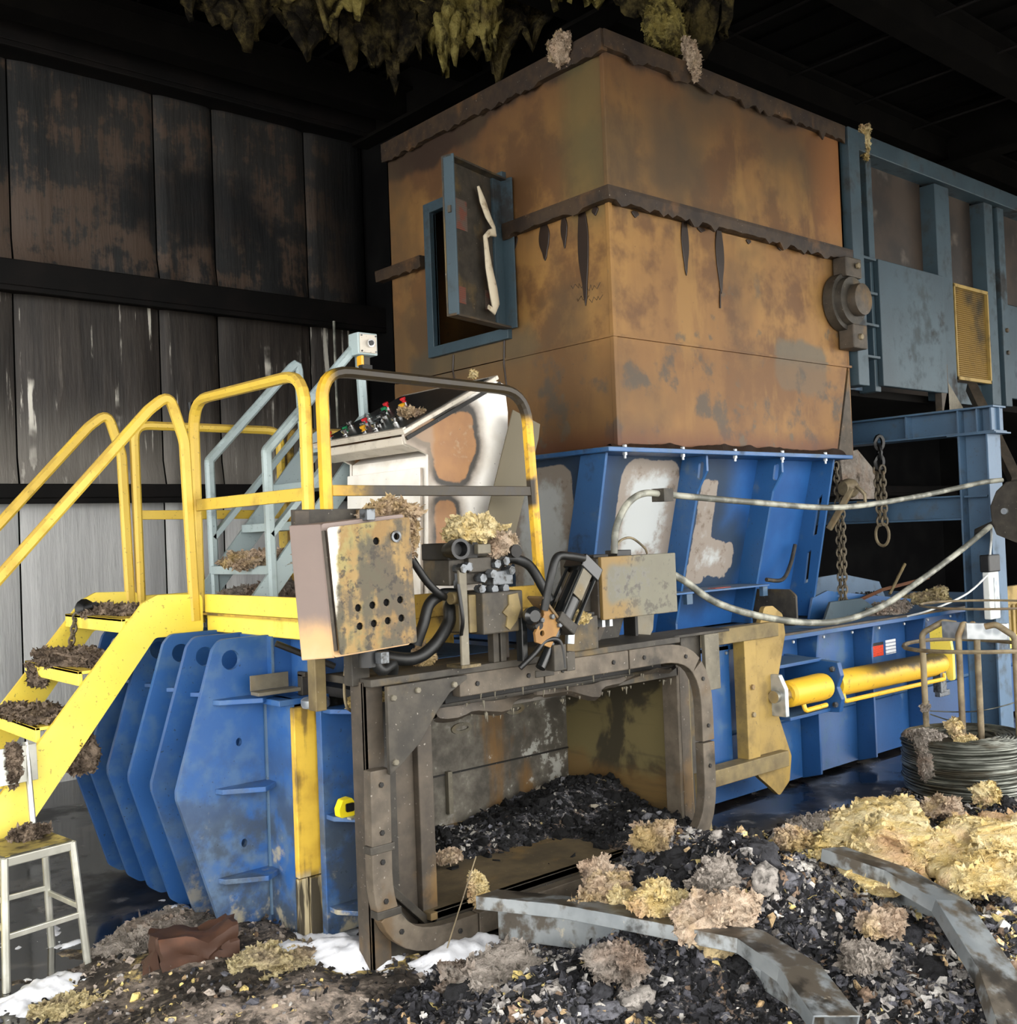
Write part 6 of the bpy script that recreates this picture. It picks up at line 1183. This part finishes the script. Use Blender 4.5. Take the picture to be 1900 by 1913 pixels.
# insulation hanging from the roof
def drape(pa, pb, zt, ln, seed, label, mt='insulation_hang', nx=46, nz=14, th=.05):
    pa = np.array(pa); pb = np.array(pb); v = []
    s = np.linspace(0, 1, nx); t = np.linspace(0, 1, nz); SS, TT = np.meshgrid(s, t, indexing='ij'); sp_ = fbm(SS[:, 0]*7+seed, SS[:, 0]*0+seed*.3, 0, 4, .6); spk = np.clip(fbm(SS[:, 0]*16+seed*2, SS[:, 0]*0+1.7, 2, 3, .6)-.52, 0, 1)*3.0
    le = ln*(.35+1.0*sp_+spk)*np.sin(np.pi*np.clip(s*.96+.02, 0, 1))**.35
    d = (pb-pa)/np.linalg.norm(pb-pa); nr = np.array([-d[1], d[0]]); off = (fbm(SS*5+seed, TT*3, seed, 4, .6)-.5)*.35
    V = np.stack([pa[0]+(pb-pa)[0]*SS+nr[0]*off, pa[1]+(pb-pa)[1]*SS+nr[1]*off, zt-le[:, None]*TT], -1).reshape(-1, 3)
    o = Mb().add(V.tolist(), [(i*nz+j, (i+1)*nz+j, (i+1)*nz+j+1, i*nz+j+1) for i in range(nx-1) for j in range(nz-1)]).o('hanging_insulation', mt, smooth=True, ang=80)
    md = o.modifiers.new('s', 'SOLIDIFY'); md.thickness = th; return tag(o, label, 'insulation', 'insulation hanging from the burnt roof')
drape((2.9, 6.35), (3.9, 6.0), 5.40, .50, 3, 'leftmost sooty insulation drape hanging from the roof')
drape((3.3, 6.1), (4.1, 5.7), 5.42, .33, 5, 'small yellow insulation drape near the left of the roof', 'insulation_roof', th=.03)
drape((3.75, 6.05), (4.5, 5.7), 5.40, .55, 9, 'dark pointed insulation drape left of the roof middle')
drape((4.2, 5.95), (5.15, 5.3), 5.42, .52, 14, 'wide yellowish insulation drape above the hopper left side', 'insulation_hang')
drape((4.35, 5.75), (4.85, 5.45), 5.40, .50, 21, 'ragged yellow insulation tongue above the hopper left side', 'insulation_roof', th=.03)
drape((4.75, 5.1), (5.2, 4.7), 5.40, .26, 17, 'short insulation fringe over the hopper corner', 'insulation_roof', th=.04)
drape((5.05, 4.55), (5.75, 4.25), 5.30, .62, 25, 'brown insulation sheet hanging behind the hopper rim', 'insulation_hang', th=.06)
insul((5.08, 4.20, 4.72), (.17, .10, .22), 110, 'green-yellow insulation wad drooping onto the hopper rim', 'insulation_roof', flat=-2, name='hanging_insulation'); insul((5.14, 4.06, 4.49), (.06, .05, .12), 111, 'frayed insulation tip hanging over the hopper front rim', 'insulation_pink', flat=-2, name='hanging_insulation')
insul((4.33, 4.36, 4.46), (.06, .09, .085), 112, 'fist-sized singed insulation ball on the hopper rim corner', 'insulation_pink', flat=-2)
insul((7.36, 4.20, 4.50), (.035, .03, .11), 113, 'yellow insulation shred hanging on the conveyor top rail', 'insulation', flat=-2, sub=3, name='insulation_scrap'); insul((7.06, 4.12, 3.98), (.02, .02, .05), 114, 'pale fibre wisp on the conveyor end post', 'insulation', flat=-2, sub=3, name='insulation_scrap')
